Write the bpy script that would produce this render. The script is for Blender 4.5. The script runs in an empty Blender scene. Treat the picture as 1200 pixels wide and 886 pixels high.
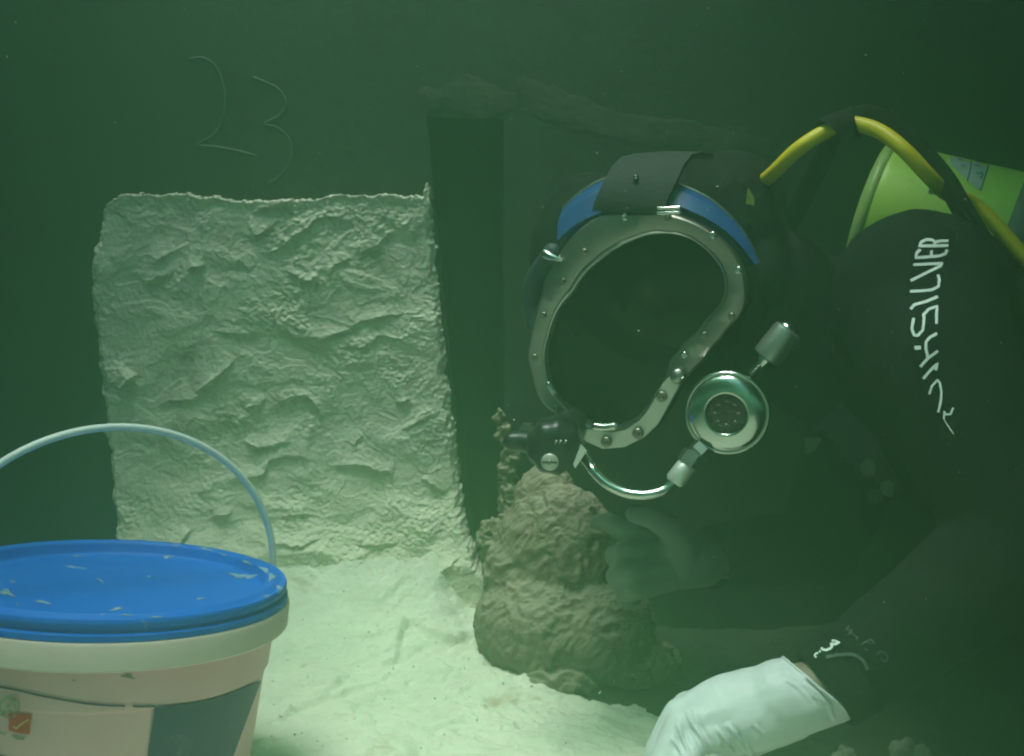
import bpy, bmesh, math, random
import numpy as np
from mathutils import Vector, Matrix
from mathutils.bvhtree import BVHTree

SC = bpy.context.scene
COL = SC.collection
rng = np.random.default_rng(7)
random.seed(7)
R = math.radians

# ---------------------------------------------------------------- camera
CAM_Z = 0.45
PITCH = R(4.0)
F = 1287.0                      # focal length in photo pixels (photo 1200 x 886)
cam = bpy.data.cameras.new('camera')
cam.sensor_width = 36.0
cam.lens = 36.0 * F / 1200.0
cam.clip_start = 0.02
cam.clip_end = 400.0
camo = bpy.data.objects.new('camera', cam)
camo.location = (0, 0, CAM_Z)
camo.rotation_euler = (math.pi / 2 - PITCH, 0, 0)
COL.objects.link(camo)
SC.camera = camo
CO = np.array([0, 0, CAM_Z])
FW = np.array([0, math.cos(PITCH), -math.sin(PITCH)])
UP = np.array([0, math.sin(PITCH), math.cos(PITCH)])
RT = np.array([1.0, 0, 0])

# ---------------------------------------------------------------- sky and sun
SUN_EL, SUN_ROT = R(77), R(222)
world = bpy.data.worlds.new('World')
SC.world = world
world.use_nodes = True
wn = world.node_tree.nodes
sky = wn.new('ShaderNodeTexSky')
sky.sky_type = 'NISHITA'
sky.sun_disc = False
sky.sun_elevation = SUN_EL
sky.sun_rotation = SUN_ROT
bg = wn['Background']
bg.inputs['Strength'].default_value = 0.06
world.node_tree.links.new(sky.outputs[0], bg.inputs[0])
sun = bpy.data.lights.new('sun', 'SUN')
sun.energy = 1.5
sun.angle = R(22)
sun.color = (1.0, 0.96, 0.88)
suno = bpy.data.objects.new('sun', sun)
sd = Vector((math.sin(SUN_ROT) * math.cos(SUN_EL), math.cos(SUN_ROT) * math.cos(SUN_EL), math.sin(SUN_EL)))
suno.rotation_euler = sd.to_track_quat('Z', 'Y').to_euler()
suno.location = (0, 0, 6)
COL.objects.link(suno)

SC.view_settings.view_transform = 'Standard'
SC.view_settings.look = 'None'
SC.view_settings.gamma = 1
SC.view_settings.use_curve_mapping = False
SC.view_settings.exposure = 2.22
cy = SC.cycles
cy.max_bounces = 8
cy.volume_bounces = 2
cy.diffuse_bounces = 3
cy.transparent_max_bounces = 12
cy.sample_clamp_indirect = 4.0
cy.use_denoising = True
cy.filter_width = 2.2

# ---------------------------------------------------------------- water haze
HAZE_DENSITY = 1.3
HAZE_COLOR = (0.103, 0.218, 0.132)
HAZE_ABSORB = (0.56, 0.80, 0.66)
HAZE_G = 0.75


# ================================================================ helpers
def P(px, py, d):
    return CO + RT * ((px - 600.0) / F * d) + UP * ((443.0 - py) / F * d) + FW * d


def ray(px, py):
    v = RT * ((px - 600.0) / F) + UP * ((443.0 - py) / F) + FW
    return v / np.linalg.norm(v)


def on_plane(px, py, o, n):
    v = ray(px, py)
    t = np.dot(np.asarray(o) - CO, n) / np.dot(v, n)
    return CO + v * t


def to_px(V):
    q = np.asarray(V) - CO
    d = q @ FW
    return 600 + F * (q @ RT) / d, 443 - F * (q @ UP) / d, d


def nrm(v):
    v = np.asarray(v, float)
    return v / np.linalg.norm(v)


def empty(name, loc, label, cat, group=None):
    o = bpy.data.objects.new(name, None)
    o.location = loc
    o.empty_display_size = 0.05
    COL.objects.link(o)
    o['label'] = label
    o['category'] = cat
    if group:
        o['group'] = group
    return o


def tag(o, label=None, cat=None, group=None, kind=None):
    if label: o['label'] = label
    if cat: o['category'] = cat
    if group: o['group'] = group
    if kind: o['kind'] = kind
    return o


def root_loc(o):
    loc = np.zeros(3)
    while o is not None:
        loc += np.array(o.location)
        o = o.parent
    return loc


def obj(name, V, Fc, mat, parent=None, smooth=True, origin=None, sharp=None):
    """one mesh object from world-space vertices"""
    V = np.asarray(V, float)
    base = root_loc(parent) if parent is not None else np.zeros(3)
    org = np.asarray(origin, float) if origin is not None else (base if parent is not None else V.mean(0))
    me = bpy.data.meshes.new(name)
    if isinstance(Fc, np.ndarray):
        n, k = Fc.shape
        me.vertices.add(len(V))
        me.vertices.foreach_set('co', (V - org).astype(np.float32).ravel())
        me.loops.add(n * k)
        me.loops.foreach_set('vertex_index', Fc.astype(np.int32).ravel())
        me.polygons.add(n)
        me.polygons.foreach_set('loop_start', np.arange(0, n * k, k, dtype=np.int32))
        me.update(calc_edges=True)
        me.validate()
    else:
        me.from_pydata([tuple(v) for v in (V - org)], [], [tuple(f) for f in Fc])
        me.update()
    if smooth:
        me.polygons.foreach_set('use_smooth', np.ones(len(me.polygons), dtype=bool))
        if sharp:
            me.set_sharp_from_angle(angle=R(sharp))
    if mat:
        me.materials.append(mat)
    o = bpy.data.objects.new(name, me)
    o.location = org - base
    COL.objects.link(o)
    if parent is not None:
        o.parent = parent
    return o


def inst(name, me, M, parent):
    """object sharing mesh data, placed by a world matrix (parents have location only)"""
    o = bpy.data.objects.new(name, me)
    COL.objects.link(o)
    o.parent = parent
    M = M.copy()
    M.translation = M.translation - Vector(root_loc(parent))
    o.matrix_local = M
    return o


def frame_of(n, up=(0, 0, 1)):
    n = nrm(n)
    x = np.cross(up, n)
    if np.linalg.norm(x) < 1e-3:
        x = np.cross((1, 0, 0), n)
    x = nrm(x)
    y = np.cross(n, x)
    return x, y, n


def mat_at(p, n, up=(0, 0, 1), s=1.0):
    x, y, z = frame_of(n, up)
    M = Matrix(((x[0] * s, y[0] * s, z[0] * s, p[0]), (x[1] * s, y[1] * s, z[1] * s, p[1]),
                (x[2] * s, y[2] * s, z[2] * s, p[2]), (0, 0, 0, 1)))
    return M


def spline(pts, n=8):
    pts = [np.asarray(p, float) for p in pts]
    if len(pts) < 3:
        return [pts[0] + (pts[-1] - pts[0]) * t for t in np.linspace(0, 1, n + 1)]
    ext = [2 * pts[0] - pts[1]] + pts + [2 * pts[-1] - pts[-2]]
    out = []
    for i in range(1, len(ext) - 2):
        p0, p1, p2, p3 = ext[i - 1], ext[i], ext[i + 1], ext[i + 2]
        for k in range(n):
            t = k / n
            out.append(.5 * (2 * p1 + (p2 - p0) * t + (2 * p0 - 5 * p1 + 4 * p2 - p3) * t * t
                             + (3 * p1 - p0 - 3 * p2 + p3) * t ** 3))
    out.append(pts[-1])
    return out


def tube_raw(pts, rad, sides=12, cap=True, round_cap=False):
    pts = np.array(pts, float)
    n = len(pts)
    rad = np.full(n, rad, float) if np.isscalar(rad) else np.array(rad, float)
    if round_cap:
        a = np.linspace(0, math.pi / 2, 6)[:-1]
        t0 = nrm(pts[0] - pts[1]); t1 = nrm(pts[-1] - pts[-2])
        pre = [pts[0] + t0 * rad[0] * math.cos(x) for x in a]
        prer = [max(1e-4, rad[0] * math.sin(x)) for x in a]
        post = [pts[-1] + t1 * rad[-1] * math.cos(x) for x in a[::-1]]
        postr = [max(1e-4, rad[-1] * math.sin(x)) for x in a[::-1]]
        pts = np.array(pre + list(pts) + post)
        rad = np.array(prer + list(rad) + postr)
        n = len(pts)
    T = np.gradient(pts, axis=0)
    T /= np.maximum(np.linalg.norm(T, axis=1)[:, None], 1e-9)
    x, y, _ = frame_of(T[0])
    V, Fc = [], []
    for i in range(n):
        x = nrm(x - T[i] * np.dot(x, T[i]))
        y = np.cross(T[i], x)
        for k in range(sides):
            a = 2 * math.pi * k / sides
            V.append(pts[i] + rad[i] * (math.cos(a) * x + math.sin(a) * y))
    for i in range(n - 1):
        for k in range(sides):
            k2 = (k + 1) % sides
            Fc.append((i * sides + k, i * sides + k2, (i + 1) * sides + k2, (i + 1) * sides + k))
    if cap:
        Fc.append(tuple(range(sides - 1, -1, -1)))
        Fc.append(tuple((n - 1) * sides + k for k in range(sides)))
    return V, Fc


def lathe_raw(prof, o, n, seg=48, up=(0, 0, 1), close=False):
    """profile of (radius, height along n)"""
    x, y, n = frame_of(n, up)
    V, Fc = [], []
    m = len(prof)
    for r, h in prof:
        for k in range(seg):
            a = 2 * math.pi * k / seg
            V.append(np.asarray(o) + n * h + max(r, 1e-5) * (math.cos(a) * x + math.sin(a) * y))
    for i in range(m - 1):
        for k in range(seg):
            k2 = (k + 1) % seg
            Fc.append((i * seg + k, i * seg + k2, (i + 1) * seg + k2, (i + 1) * seg + k))
    if close:
        Fc.append(tuple(range(seg - 1, -1, -1)))
        Fc.append(tuple((m - 1) * seg + k for k in range(seg)))
    return V, Fc


def ball_raw(c, ax, seg=20, rings=12):
    """ellipsoid: ax = three axis vectors"""
    c = np.asarray(c, float)
    ax = [np.asarray(a, float) for a in ax]
    V, Fc = [], []
    for i in range(rings + 1):
        t = math.pi * (i / rings)
        t = min(max(t, 0.02), math.pi - 0.02)
        for k in range(seg):
            a = 2 * math.pi * k / seg
            V.append(c + ax[0] * math.sin(t) * math.cos(a) + ax[1] * math.sin(t) * math.sin(a) + ax[2] * math.cos(t))
    for i in range(rings):
        for k in range(seg):
            k2 = (k + 1) % seg
            Fc.append((i * seg + k, (i + 1) * seg + k, (i + 1) * seg + k2, i * seg + k2))
    Fc.append(tuple(range(seg)))
    Fc.append(tuple(rings * seg + k for k in range(seg - 1, -1, -1)))
    return V, Fc


def sph(c, r):
    return ball_raw(c, [(r, 0, 0), (0, r, 0), (0, 0, r)])


def capsule(p0, r0, p1, r1):
    p0 = np.asarray(p0, float); p1 = np.asarray(p1, float)
    ts = np.linspace(0, 1, 5)
    return tube_raw([p0 + (p1 - p0) * t for t in ts], [r0 + (r1 - r0) * t for t in ts], 16, True, True)


def join(raws):
    V, Fc = [], []
    for v, f in raws:
        b = len(V)
        V += list(v)
        Fc += [tuple(i + b for i in q) for q in f]
    return V, Fc


def blob(raws, voxel, smooth=4, factor=.5):
    """union of closed shapes into one continuous surface; returns arrays V, F(quads)"""
    V, Fc = join(raws)
    me = bpy.data.meshes.new('tmp')
    me.from_pydata([tuple(v) for v in V], [], Fc)
    bm = bmesh.new(); bm.from_mesh(me)
    bmesh.ops.recalc_face_normals(bm, faces=bm.faces)
    bm.to_mesh(me); bm.free()
    o = bpy.data.objects.new('tmp', me)
    COL.objects.link(o)
    m = o.modifiers.new('r', 'REMESH'); m.mode = 'VOXEL'; m.voxel_size = voxel
    if smooth:
        s = o.modifiers.new('s', 'SMOOTH'); s.factor = factor; s.iterations = smooth
    dg = bpy.context.evaluated_depsgraph_get()
    me2 = bpy.data.meshes.new_from_object(o.evaluated_get(dg), depsgraph=dg)
    nv = len(me2.vertices)
    A = np.empty(nv * 3, np.float32); me2.vertices.foreach_get('co', A)
    N = np.empty(nv * 3, np.float32); me2.vertex_normals.foreach_get('vector', N)
    Q = np.array([tuple(p.vertices) if len(p.vertices) == 4 else tuple(p.vertices) + (p.vertices[-1],)
                  for p in me2.polygons], np.int32)
    bpy.data.objects.remove(o); bpy.data.meshes.remove(me); bpy.data.meshes.remove(me2)
    return A.reshape(-1, 3).astype(float), Q, N.reshape(-1, 3).astype(float)


# ---- numpy gradient noise
_perm = rng.permutation(256)
_perm = np.concatenate([_perm, _perm, _perm])
_grad = rng.normal(size=(256, 3))
_grad /= np.linalg.norm(_grad, axis=1)[:, None]


def noise3(x, y, z):
    x, y, z = np.broadcast_arrays(np.asarray(x, float), np.asarray(y, float), np.asarray(z, float))
    xi, yi, zi = np.floor(x).astype(int), np.floor(y).astype(int), np.floor(z).astype(int)
    xf, yf, zf = x - xi, y - yi, z - zi
    u, v, w = [t * t * t * (t * (t * 6 - 15) + 10) for t in (xf, yf, zf)]
    out = 0
    for dx in (0, 1):
        for dy in (0, 1):
            for dz in (0, 1):
                h = _perm[(_perm[(_perm[(xi + dx) & 255] + yi + dy) & 255] + zi + dz) & 255]
                g = _grad[h]
                d = g[..., 0] * (xf - dx) + g[..., 1] * (yf - dy) + g[..., 2] * (zf - dz)
                out = out + d * (u if dx else 1 - u) * (v if dy else 1 - v) * (w if dz else 1 - w)
    return out * 1.6


def fbm(x, y, z=0.0, oct=4, gain=.5):
    s, a = 0, 1
    for i in range(oct):
        s = s + a * noise3(x * 2 ** i + 17.3 * i, y * 2 ** i - 5.1 * i, np.asarray(z) * 2 ** i + 3.7 * i)
        a *= gain
    return s


def ridged(x, y, z, oct=3):
    s, a = 0, 1
    for i in range(oct):
        s = s + a * (1 - np.abs(noise3(x * 2 ** i + 9.3 * i, y * 2 ** i, z * 2 ** i)) * 2)
        a *= .5
    return s


def sstep(a, b, x):
    t = np.clip((x - a) / (b - a), 0, 1)
    return t * t * (3 - 2 * t)


def seg_dist(X, Y, poly):
    """distance to a polyline, side (+ = left of direction) and parameter 0..1"""
    best = np.full(X.shape, 1e9); side = np.zeros(X.shape); par = np.zeros(X.shape)
    n = len(poly) - 1
    for i in range(n):
        (x0, y0), (x1, y1) = poly[i], poly[i + 1]
        dx, dy = x1 - x0, y1 - y0
        L = dx * dx + dy * dy + 1e-12
        t = np.clip(((X - x0) * dx + (Y - y0) * dy) / L, 0, 1)
        ex, ey = X - (x0 + t * dx), Y - (y0 + t * dy)
        d = np.hypot(ex, ey)
        m = d < best
        best = np.where(m, d, best)
        side = np.where(m, np.sign(dx * ey - dy * ex), side)
        par = np.where(m, (i + t) / n, par)
    return best, side, par


def inside(X, Y, poly):
    c = np.zeros(X.shape, bool)
    n = len(poly)
    for i in range(n):
        x0, y0 = poly[i]; x1, y1 = poly[(i + 1) % n]
        m = ((y0 > Y) != (y1 > Y)) & (X < (x1 - x0) * (Y - y0) / (y1 - y0 + 1e-12) + x0)
        c ^= m
    return c


def smooth_poly(poly, n=6):
    return [tuple(p) for p in spline(poly, n)]


def grid_faces(keep, nu, nv):
    """quads of a nv x nu grid whose four corners are kept; returns faces and used vertex map"""
    idx = np.arange(nu * nv).reshape(nv, nu)
    k = keep.reshape(nv, nu)
    ok = k[:-1, :-1] & k[:-1, 1:] & k[1:, 1:] & k[1:, :-1]
    Q = np.stack([idx[:-1, :-1][ok], idx[:-1, 1:][ok], idx[1:, 1:][ok], idx[1:, :-1][ok]], 1)
    used = np.unique(Q)
    remap = np.full(nu * nv, -1); remap[used] = np.arange(len(used))
    return remap[Q], used


# ================================================================ materials
def new_mat(name):
    m = bpy.data.materials.new(name)
    m.use_nodes = True
    nt = m.node_tree
    return m, nt, nt.nodes['Principled BSDF'], nt.nodes, nt.links


def col(c):
    return (c[0], c[1], c[2], 1.0)


def make(name, c1, c2=None, scale=20., rough=.6, metal=0., bump=0., bscale=120., spec=.4,
         stain=None, stain_scale=14., stain_lo=.58, stain_hi=.66, coat=0., detail=6., bdist=.004):
    m, nt, b, N, L = new_mat(name)
    tc = N.new('ShaderNodeTexCoord')
    b.inputs['Roughness'].default_value = rough
    b.inputs['Metallic'].default_value = metal
    b.inputs['Specular IOR Level'].default_value = spec
    b.inputs['Coat Weight'].default_value = coat
    b.inputs['Base Color'].default_value = col(c1)
    out = None
    if c2 is not None:
        nz = N.new('ShaderNodeTexNoise'); nz.inputs['Scale'].default_value = scale
        nz.inputs['Detail'].default_value = detail; nz.inputs['Roughness'].default_value = .6
        L.new(tc.outputs['Object'], nz.inputs['Vector'])
        mr = N.new('ShaderNodeMapRange'); mr.inputs[1].default_value = .32; mr.inputs[2].default_value = .68
        L.new(nz.outputs['Fac'], mr.inputs[0])
        mx = N.new('ShaderNodeMix'); mx.data_type = 'RGBA'
        mx.inputs[6].default_value = col(c1); mx.inputs[7].default_value = col(c2)
        L.new(mr.outputs[0], mx.inputs[0])
        out = mx.outputs[2]
    if stain is not None:
        nz = N.new('ShaderNodeTexNoise'); nz.inputs['Scale'].default_value = stain_scale
        nz.inputs['Detail'].default_value = 8; nz.inputs['Roughness'].default_value = .62
        nz.inputs['Distortion'].default_value = .6
        L.new(tc.outputs['Object'], nz.inputs['Vector'])
        mr = N.new('ShaderNodeMapRange'); mr.inputs[1].default_value = stain_lo; mr.inputs[2].default_value = stain_hi
        L.new(nz.outputs['Fac'], mr.inputs[0])
        mx = N.new('ShaderNodeMix'); mx.data_type = 'RGBA'
        mx.inputs[6].default_value = col(c1); mx.inputs[7].default_value = col(stain)
        if out is not None:
            L.new(out, mx.inputs[6])
        L.new(mr.outputs[0], mx.inputs[0])
        out = mx.outputs[2]
    if out is not None:
        L.new(out, b.inputs['Base Color'])
    if bump:
        nz = N.new('ShaderNodeTexNoise'); nz.inputs['Scale'].default_value = bscale
        nz.inputs['Detail'].default_value = 5
        L.new(tc.outputs['Object'], nz.inputs['Vector'])
        bp = N.new('ShaderNodeBump'); bp.inputs['Strength'].default_value = bump
        bp.inputs['Distance'].default_value = bdist
        L.new(nz.outputs['Fac'], bp.inputs['Height'])
        L.new(bp.outputs[0], b.inputs['Normal'])
    return m


M_wall = make('dark_wall_paint', (.009, .012, .010), (.018, .022, .018), 6, .7, bump=.25, bscale=60,
              stain=(.032, .034, .027), stain_scale=5, stain_lo=.6, stain_hi=.8)
M_scratch = make('scratched_metal', (.075, .105, .09), (.03, .042, .036), 30, .5)
M_plaster = make('pale_plaster', (.46, .45, .37), (.60, .58, .49), 16, .85, bump=.7, bscale=150, spec=.2,
                 stain=(.28, .25, .20), stain_scale=11, stain_lo=.57, stain_hi=.72)
M_sand = make('pale_silt', (.63, .62, .51), (.72, .70, .58), 14, .9, bump=.7, bscale=140, spec=.15,
              stain=(.46, .37, .26), stain_scale=13, stain_lo=.60, stain_hi=.72)
M_shade_floor = make('shade_dark_floor', (.018, .02, .016), (.038, .04, .03), 12, .9, bump=.5, bscale=90, spec=.15)  # sea floor coloured dark in place of the shade under the diver
M_mound = make('spongy_rubble', (.135, .11, .075), (.21, .18, .12), 26, .9, bump=.8, bscale=120, spec=.15,
               stain=(.17, .125, .09), stain_scale=20, stain_lo=.52, stain_hi=.64)
M_lump = make('dull_plaster_lump', (.10, .105, .08), (.17, .175, .14), 60, .9)
M_smear = make('thin_plaster_smear', (.014, .016, .013), (.060, .060, .047), 12, .85, bump=.2)
M_lid = make('blue_lid_plastic', (.003, .12, .55), (.004, .135, .60), 8, .5, spec=.2, bump=.05, bscale=200,
             stain=(.42, .50, .52), stain_scale=22, stain_lo=.66, stain_hi=.72)
M_white = make('dirty_white_plastic', (.60, .47, .43), (.66, .53, .49), 7, .45, bump=.05,
               stain=(.26, .23, .19), stain_scale=17, stain_lo=.66, stain_hi=.76)
M_wrap = make('pinkish_label_wrap', (.70, .36, .40), (.76, .43, .47), 7, .5, stain=(.24, .19, .16), stain_scale=17, stain_lo=.66, stain_hi=.78)
M_handle = make('white_handle_plastic', (.72, .74, .74), (.62, .66, .68), 30, .4)
M_navy = make('navy_print', (.022, .006, .085), (.03, .012, .10), 25, .5, stain=(.13, .11, .14), stain_scale=18,
              stain_lo=.62, stain_hi=.75)
M_red = make('red_print', (.55, .012, .02), (.46, .015, .025), 60, .5)
M_olive = make('olive_print', (.16, .19, .10), (.42, .38, .30), 90, .6)
M_yelprint = make('pale_yellow_print', (.62, .50, .22), None, rough=.5)
M_neo = make('black_neoprene', (.006, .008, .0075), (.010, .012, .0115), 40, .88, bump=.25, bscale=300, spec=.12)
M_neo2 = make('black_hood_rubber', (.005, .006, .006), (.009, .011, .010), 30, .85, bump=.2, bscale=260, spec=.12)
M_rubber = make('grey_rubber_strap', (.010, .016, .014), (.017, .025, .022), 30, .8, bump=.2, bscale=220)
M_blackpl = make('black_plastic', (.010, .012, .012), (.016, .018, .018), 40, .35)
M_blue = make('blue_band_paint', (.010, .055, .17), (.014, .068, .21), 20, .4)
M_steel = make('brushed_steel', (.26, .245, .225), (.33, .31, .285), 30, .42, 1.0, bump=.05, bscale=200)
M_chrome = make('polished_chrome', (.52, .53, .50), None, rough=.14, metal=1.0)
M_bright = make('satin_bright_steel', (.40, .40, .37), (.32, .32, .30), 40, .34, 1.0)
M_screw = make('dull_screw_metal', (.22, .20, .17), (.32, .29, .25), 200, .4, 1.0)
M_skin = make('skin', (.17, .135, .10), (.21, .165, .12), 40, .55)
M_glove = make('white_latex_glove', (.50, .535, .54), (.56, .595, .60), 25, .5, spec=.35, bump=.06, bscale=160)
M_glove2 = make('shade_dark_glove', (.12, .14, .13), (.17, .195, .18), 30, .7, bump=.2)  # far white glove, its colour darkened for shade and murk
M_print = make('white_suit_print', (.72, .80, .74), None, rough=.6)
M_faint = make('faded_suit_print', (.05, .075, .065), None, rough=.7)
M_tank = make('lime_yellow_tank_paint', (.50, .74, .11), (.56, .80, .13), 10, .4, bump=.05, bscale=160,
              stain=(.30, .36, .06), stain_scale=30, stain_lo=.66, stain_hi=.8)
M_label = make('white_tank_label', (.56, .60, .58), (.42, .47, .47), 60, .55)
M_ink = make('dark_ink', (.03, .035, .06), None, rough=.6)
M_grey = make('grey_webbing', (.20, .23, .21), (.14, .16, .15), 80, .8, bump=.3)
M_yhose = make('yellow_hose_rubber', (.62, .50, .012), (.70, .56, .016), 14, .45, bump=.1, bscale=180)
M_bhose = make('black_hose_rubber', (.005, .006, .005), (.010, .010, .008), 30, .9, spec=.1, bump=.1, bscale=150)
M_badge = make('purple_black_webbing', (.020, .016, .032), (.028, .022, .044), 60, .8)
M_disc = make('grey_disc_rubber', (.10, .11, .095), (.12, .13, .11), 80, .7)
M_eye = make('eye_white', (.6, .6, .58), None, rough=.3)


def glass_mat():
    m, nt, b, N, L = new_mat('tinted_visor_glass')
    N.remove(b)
    tr = N.new('ShaderNodeBsdfTransparent'); tr.inputs[0].default_value = (.35, .38, .36, 1)
    gl = N.new('ShaderNodeBsdfGlossy'); gl.inputs['Roughness'].default_value = .08
    gl.inputs[0].default_value = (.8, .8, .8, 1)
    fr = N.new('ShaderNodeFresnel'); fr.inputs[0].default_value = 1.3
    mx = N.new('ShaderNodeMixShader')
    L.new(fr.outputs[0], mx.inputs[0]); L.new(tr.outputs[0], mx.inputs[1]); L.new(gl.outputs[0], mx.inputs[2])
    L.new(mx.outputs[0], N['Material Output'].inputs[0])
    return m


M_glass = glass_mat()

def dust(m, c, lo=.15, hi=.75):
    """pale silt settled on the faces that look up"""
    nt = m.node_tree; N, L = nt.nodes, nt.links
    b = N['Principled BSDF']
    src = b.inputs['Base Color'].links[0].from_socket
    ge = N.new('ShaderNodeNewGeometry'); sx = N.new('ShaderNodeSeparateXYZ')
    L.new(ge.outputs['True Normal'], sx.inputs[0])
    mr = N.new('ShaderNodeMapRange'); mr.inputs[1].default_value = lo; mr.inputs[2].default_value = hi
    L.new(sx.outputs['Z'], mr.inputs[0])
    mx = N.new('ShaderNodeMix'); mx.data_type = 'RGBA'; mx.inputs[7].default_value = col(c)
    L.new(src, mx.inputs[6]); L.new(mr.outputs[0], mx.inputs[0]); L.new(mx.outputs[2], b.inputs['Base Color'])


dust(M_plaster, (.70, .66, .52))


def silt_foot(m, c, z_lo, z_hi):
    """silt film left on the foot of the patch"""
    nt = m.node_tree; N, L = nt.nodes, nt.links
    b = N['Principled BSDF']
    src = b.inputs['Base Color'].links[0].from_socket
    tc = N.new('ShaderNodeTexCoord'); sx = N.new('ShaderNodeSeparateXYZ')
    L.new(tc.outputs['Object'], sx.inputs[0])
    nz = N.new('ShaderNodeTexNoise'); nz.inputs['Scale'].default_value = 14; nz.inputs['Detail'].default_value = 6
    L.new(tc.outputs['Object'], nz.inputs['Vector'])
    ma = N.new('ShaderNodeMath'); ma.operation = 'MULTIPLY_ADD'; ma.inputs[1].default_value = -.16
    L.new(nz.outputs['Fac'], ma.inputs[0]); L.new(sx.outputs['Z'], ma.inputs[2])
    mr = N.new('ShaderNodeMapRange'); mr.inputs[1].default_value = z_hi - .08; mr.inputs[2].default_value = z_lo - .08
    L.new(ma.outputs[0], mr.inputs[0])
    mx = N.new('ShaderNodeMix'); mx.data_type = 'RGBA'; mx.inputs[7].default_value = col(c)
    L.new(src, mx.inputs[6]); L.new(mr.outputs[0], mx.inputs[0]); L.new(mx.outputs[2], b.inputs['Base Color'])


silt_foot(M_plaster, (.72, .67, .53), .10, .26)
dust(M_mound, (.34, .31, .23), .25, 1.0)

# ================================================================ sea floor
WALL_Y = 1.50
ZC = 2.308


def floor_px(px, py, z=0.0):
    v = ray(px, py)
    t = (z - CAM_Z) / v[2]
    q = CO + v * t
    return (q[0], q[1])


def zpx(lst, ox, oy, s):
    return [(ox + x / s, oy + y / s) for x, y in lst]


CREASE = [
    ([(50, 612), (120, 605), (170, 575), (230, 550), (310, 495)], .010, .006),
    ([(340, 550), (400, 555), (500, 550), (620, 545)], .004, .004),
    ([(380, 490), (430, 460), (460, 410), (520, 425), (580, 425), (640, 405), (700, 395), (760, 430), (810, 490)], .014, .006),
    ([(430, 250), (470, 295), (520, 305), (550, 270), (590, 270)], .010, .006),
    ([(500, 365), (560, 360), (580, 300)], .008, .006),
    ([(390, 340), (430, 320)], .008, .006),
    ([(870, 520), (960, 560), (1040, 580), (1130, 605)], .010, .008),
    ([(230, 550), (330, 530)], .006, .005),
    ([(420, 470), (500, 440), (560, 445)], .006, .005),
    ([(250, 620), (300, 590), (330, 560)], .005, .005),
]


def floor_h(X, Y):
    h = .018 * fbm(X * 2.2, Y * 2.2, 1.3, 3)
    dw = np.clip(WALL_Y - Y, 0, 9)
    left = sstep(.14, -.05, X) * sstep(-.60, -.46, X)
    h = h + left * .030 * np.exp(-dw / .25)
    h = h + left * sstep(-.05, -.11, X) * ((.150 + .035 * fbm(X * 6, Y * 4, 2.9, 3)) * np.exp(-dw / .072))
    near = np.exp(-((X + .05) ** 2 + (Y - 1.25) ** 2) / .35)
    wx, wy = fbm(X * 6, Y * 6, 4.4, 3), fbm(X * 6, Y * 6, 8.2, 3)
    t = fbm((X + .05 * wx) * 5, (Y + .05 * wy) * 8, 2.2, 3) * 2.3
    terr = np.floor(t) + sstep(.80, 1.0, t - np.floor(t))
    h = h + near * .0042 * terr
    h = h + near * (.004 * fbm(X * 18, Y * 18, 6.1, 3) + .0016 * fbm(X * 60, Y * 60, 3.1, 3) + .0015 * ridged(X * 16 + 3 * wx, Y * 34 + 3 * wy, 1.7, 3) + .0012 * fbm(X * 130, Y * 130, 8.8, 2))
    for poly, dep, w in CREASE:
        dep = dep * .6
        pl = smooth_poly([floor_px(*q, .015) for q in zpx(poly, 280, 580, ZC)], 5)
        jx = X + .008 * wx; jy = Y + .008 * wy
        xs = [p[0] for p in pl]; ys = [p[1] for p in pl]
        m = (X > min(xs) - .15) & (X < max(xs) + .15) & (Y > min(ys) - .15) & (Y < max(ys) + .15)
        if not m.any():
            continue
        d, s, par = seg_dist(jx[m], jy[m], pl)
        fade = np.sin(np.clip(par, 0, 1) * math.pi) ** .4
        up = s > 0                      # far side of the line
        hh = np.where(up, dep * np.exp(-d / .045) * sstep(0, w, d), -dep * .5 * np.exp(-(d / (w * 1.5)) ** 2))
        h[m] = h[m] + fade * hh
    return h


def axis_coords(lo, hi, step, out_lo, out_hi, n_out):
    c = np.arange(lo, hi + 1e-9, step)
    a = lo - np.geomspace(step, lo - out_lo, n_out)[::-1]
    b = hi + np.geomspace(step, out_hi - hi, n_out)
    return np.concatenate([a, c, b])


gx = axis_coords(-.60, .50, .0024, -6.5, 6.5, 30)
gy = axis_coords(.92, 1.53, .0024, -6.5, 6.5, 30)
GX, GY = np.meshgrid(gx, gy)
GZ = floor_h(GX, GY)
Fq, used = grid_faces(np.ones(GX.size, bool), len(gx), len(gy))
tag(obj('sea_floor', np.stack([GX.ravel(), GY.ravel(), GZ.ravel()], 1), Fq, M_shade_floor, origin=(0, 0, 0)), kind='structure')
# pale plaster silt sheet, its ragged right edge set along the diver's shade line
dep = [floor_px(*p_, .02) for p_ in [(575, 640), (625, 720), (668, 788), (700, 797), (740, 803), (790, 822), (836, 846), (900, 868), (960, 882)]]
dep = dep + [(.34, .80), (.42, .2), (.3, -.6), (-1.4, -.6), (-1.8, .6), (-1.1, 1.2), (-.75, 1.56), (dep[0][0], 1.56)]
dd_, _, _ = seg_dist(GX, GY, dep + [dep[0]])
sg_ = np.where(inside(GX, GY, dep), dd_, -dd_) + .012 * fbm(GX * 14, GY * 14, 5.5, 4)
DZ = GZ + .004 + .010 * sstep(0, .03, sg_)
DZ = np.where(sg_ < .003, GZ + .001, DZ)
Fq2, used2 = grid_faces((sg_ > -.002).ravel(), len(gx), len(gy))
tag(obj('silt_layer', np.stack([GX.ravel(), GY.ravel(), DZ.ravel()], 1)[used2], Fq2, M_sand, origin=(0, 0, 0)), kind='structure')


def floor_z(x, y):
    return float(floor_h(np.array([[x]]), np.array([[y]]))[0, 0])


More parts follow.
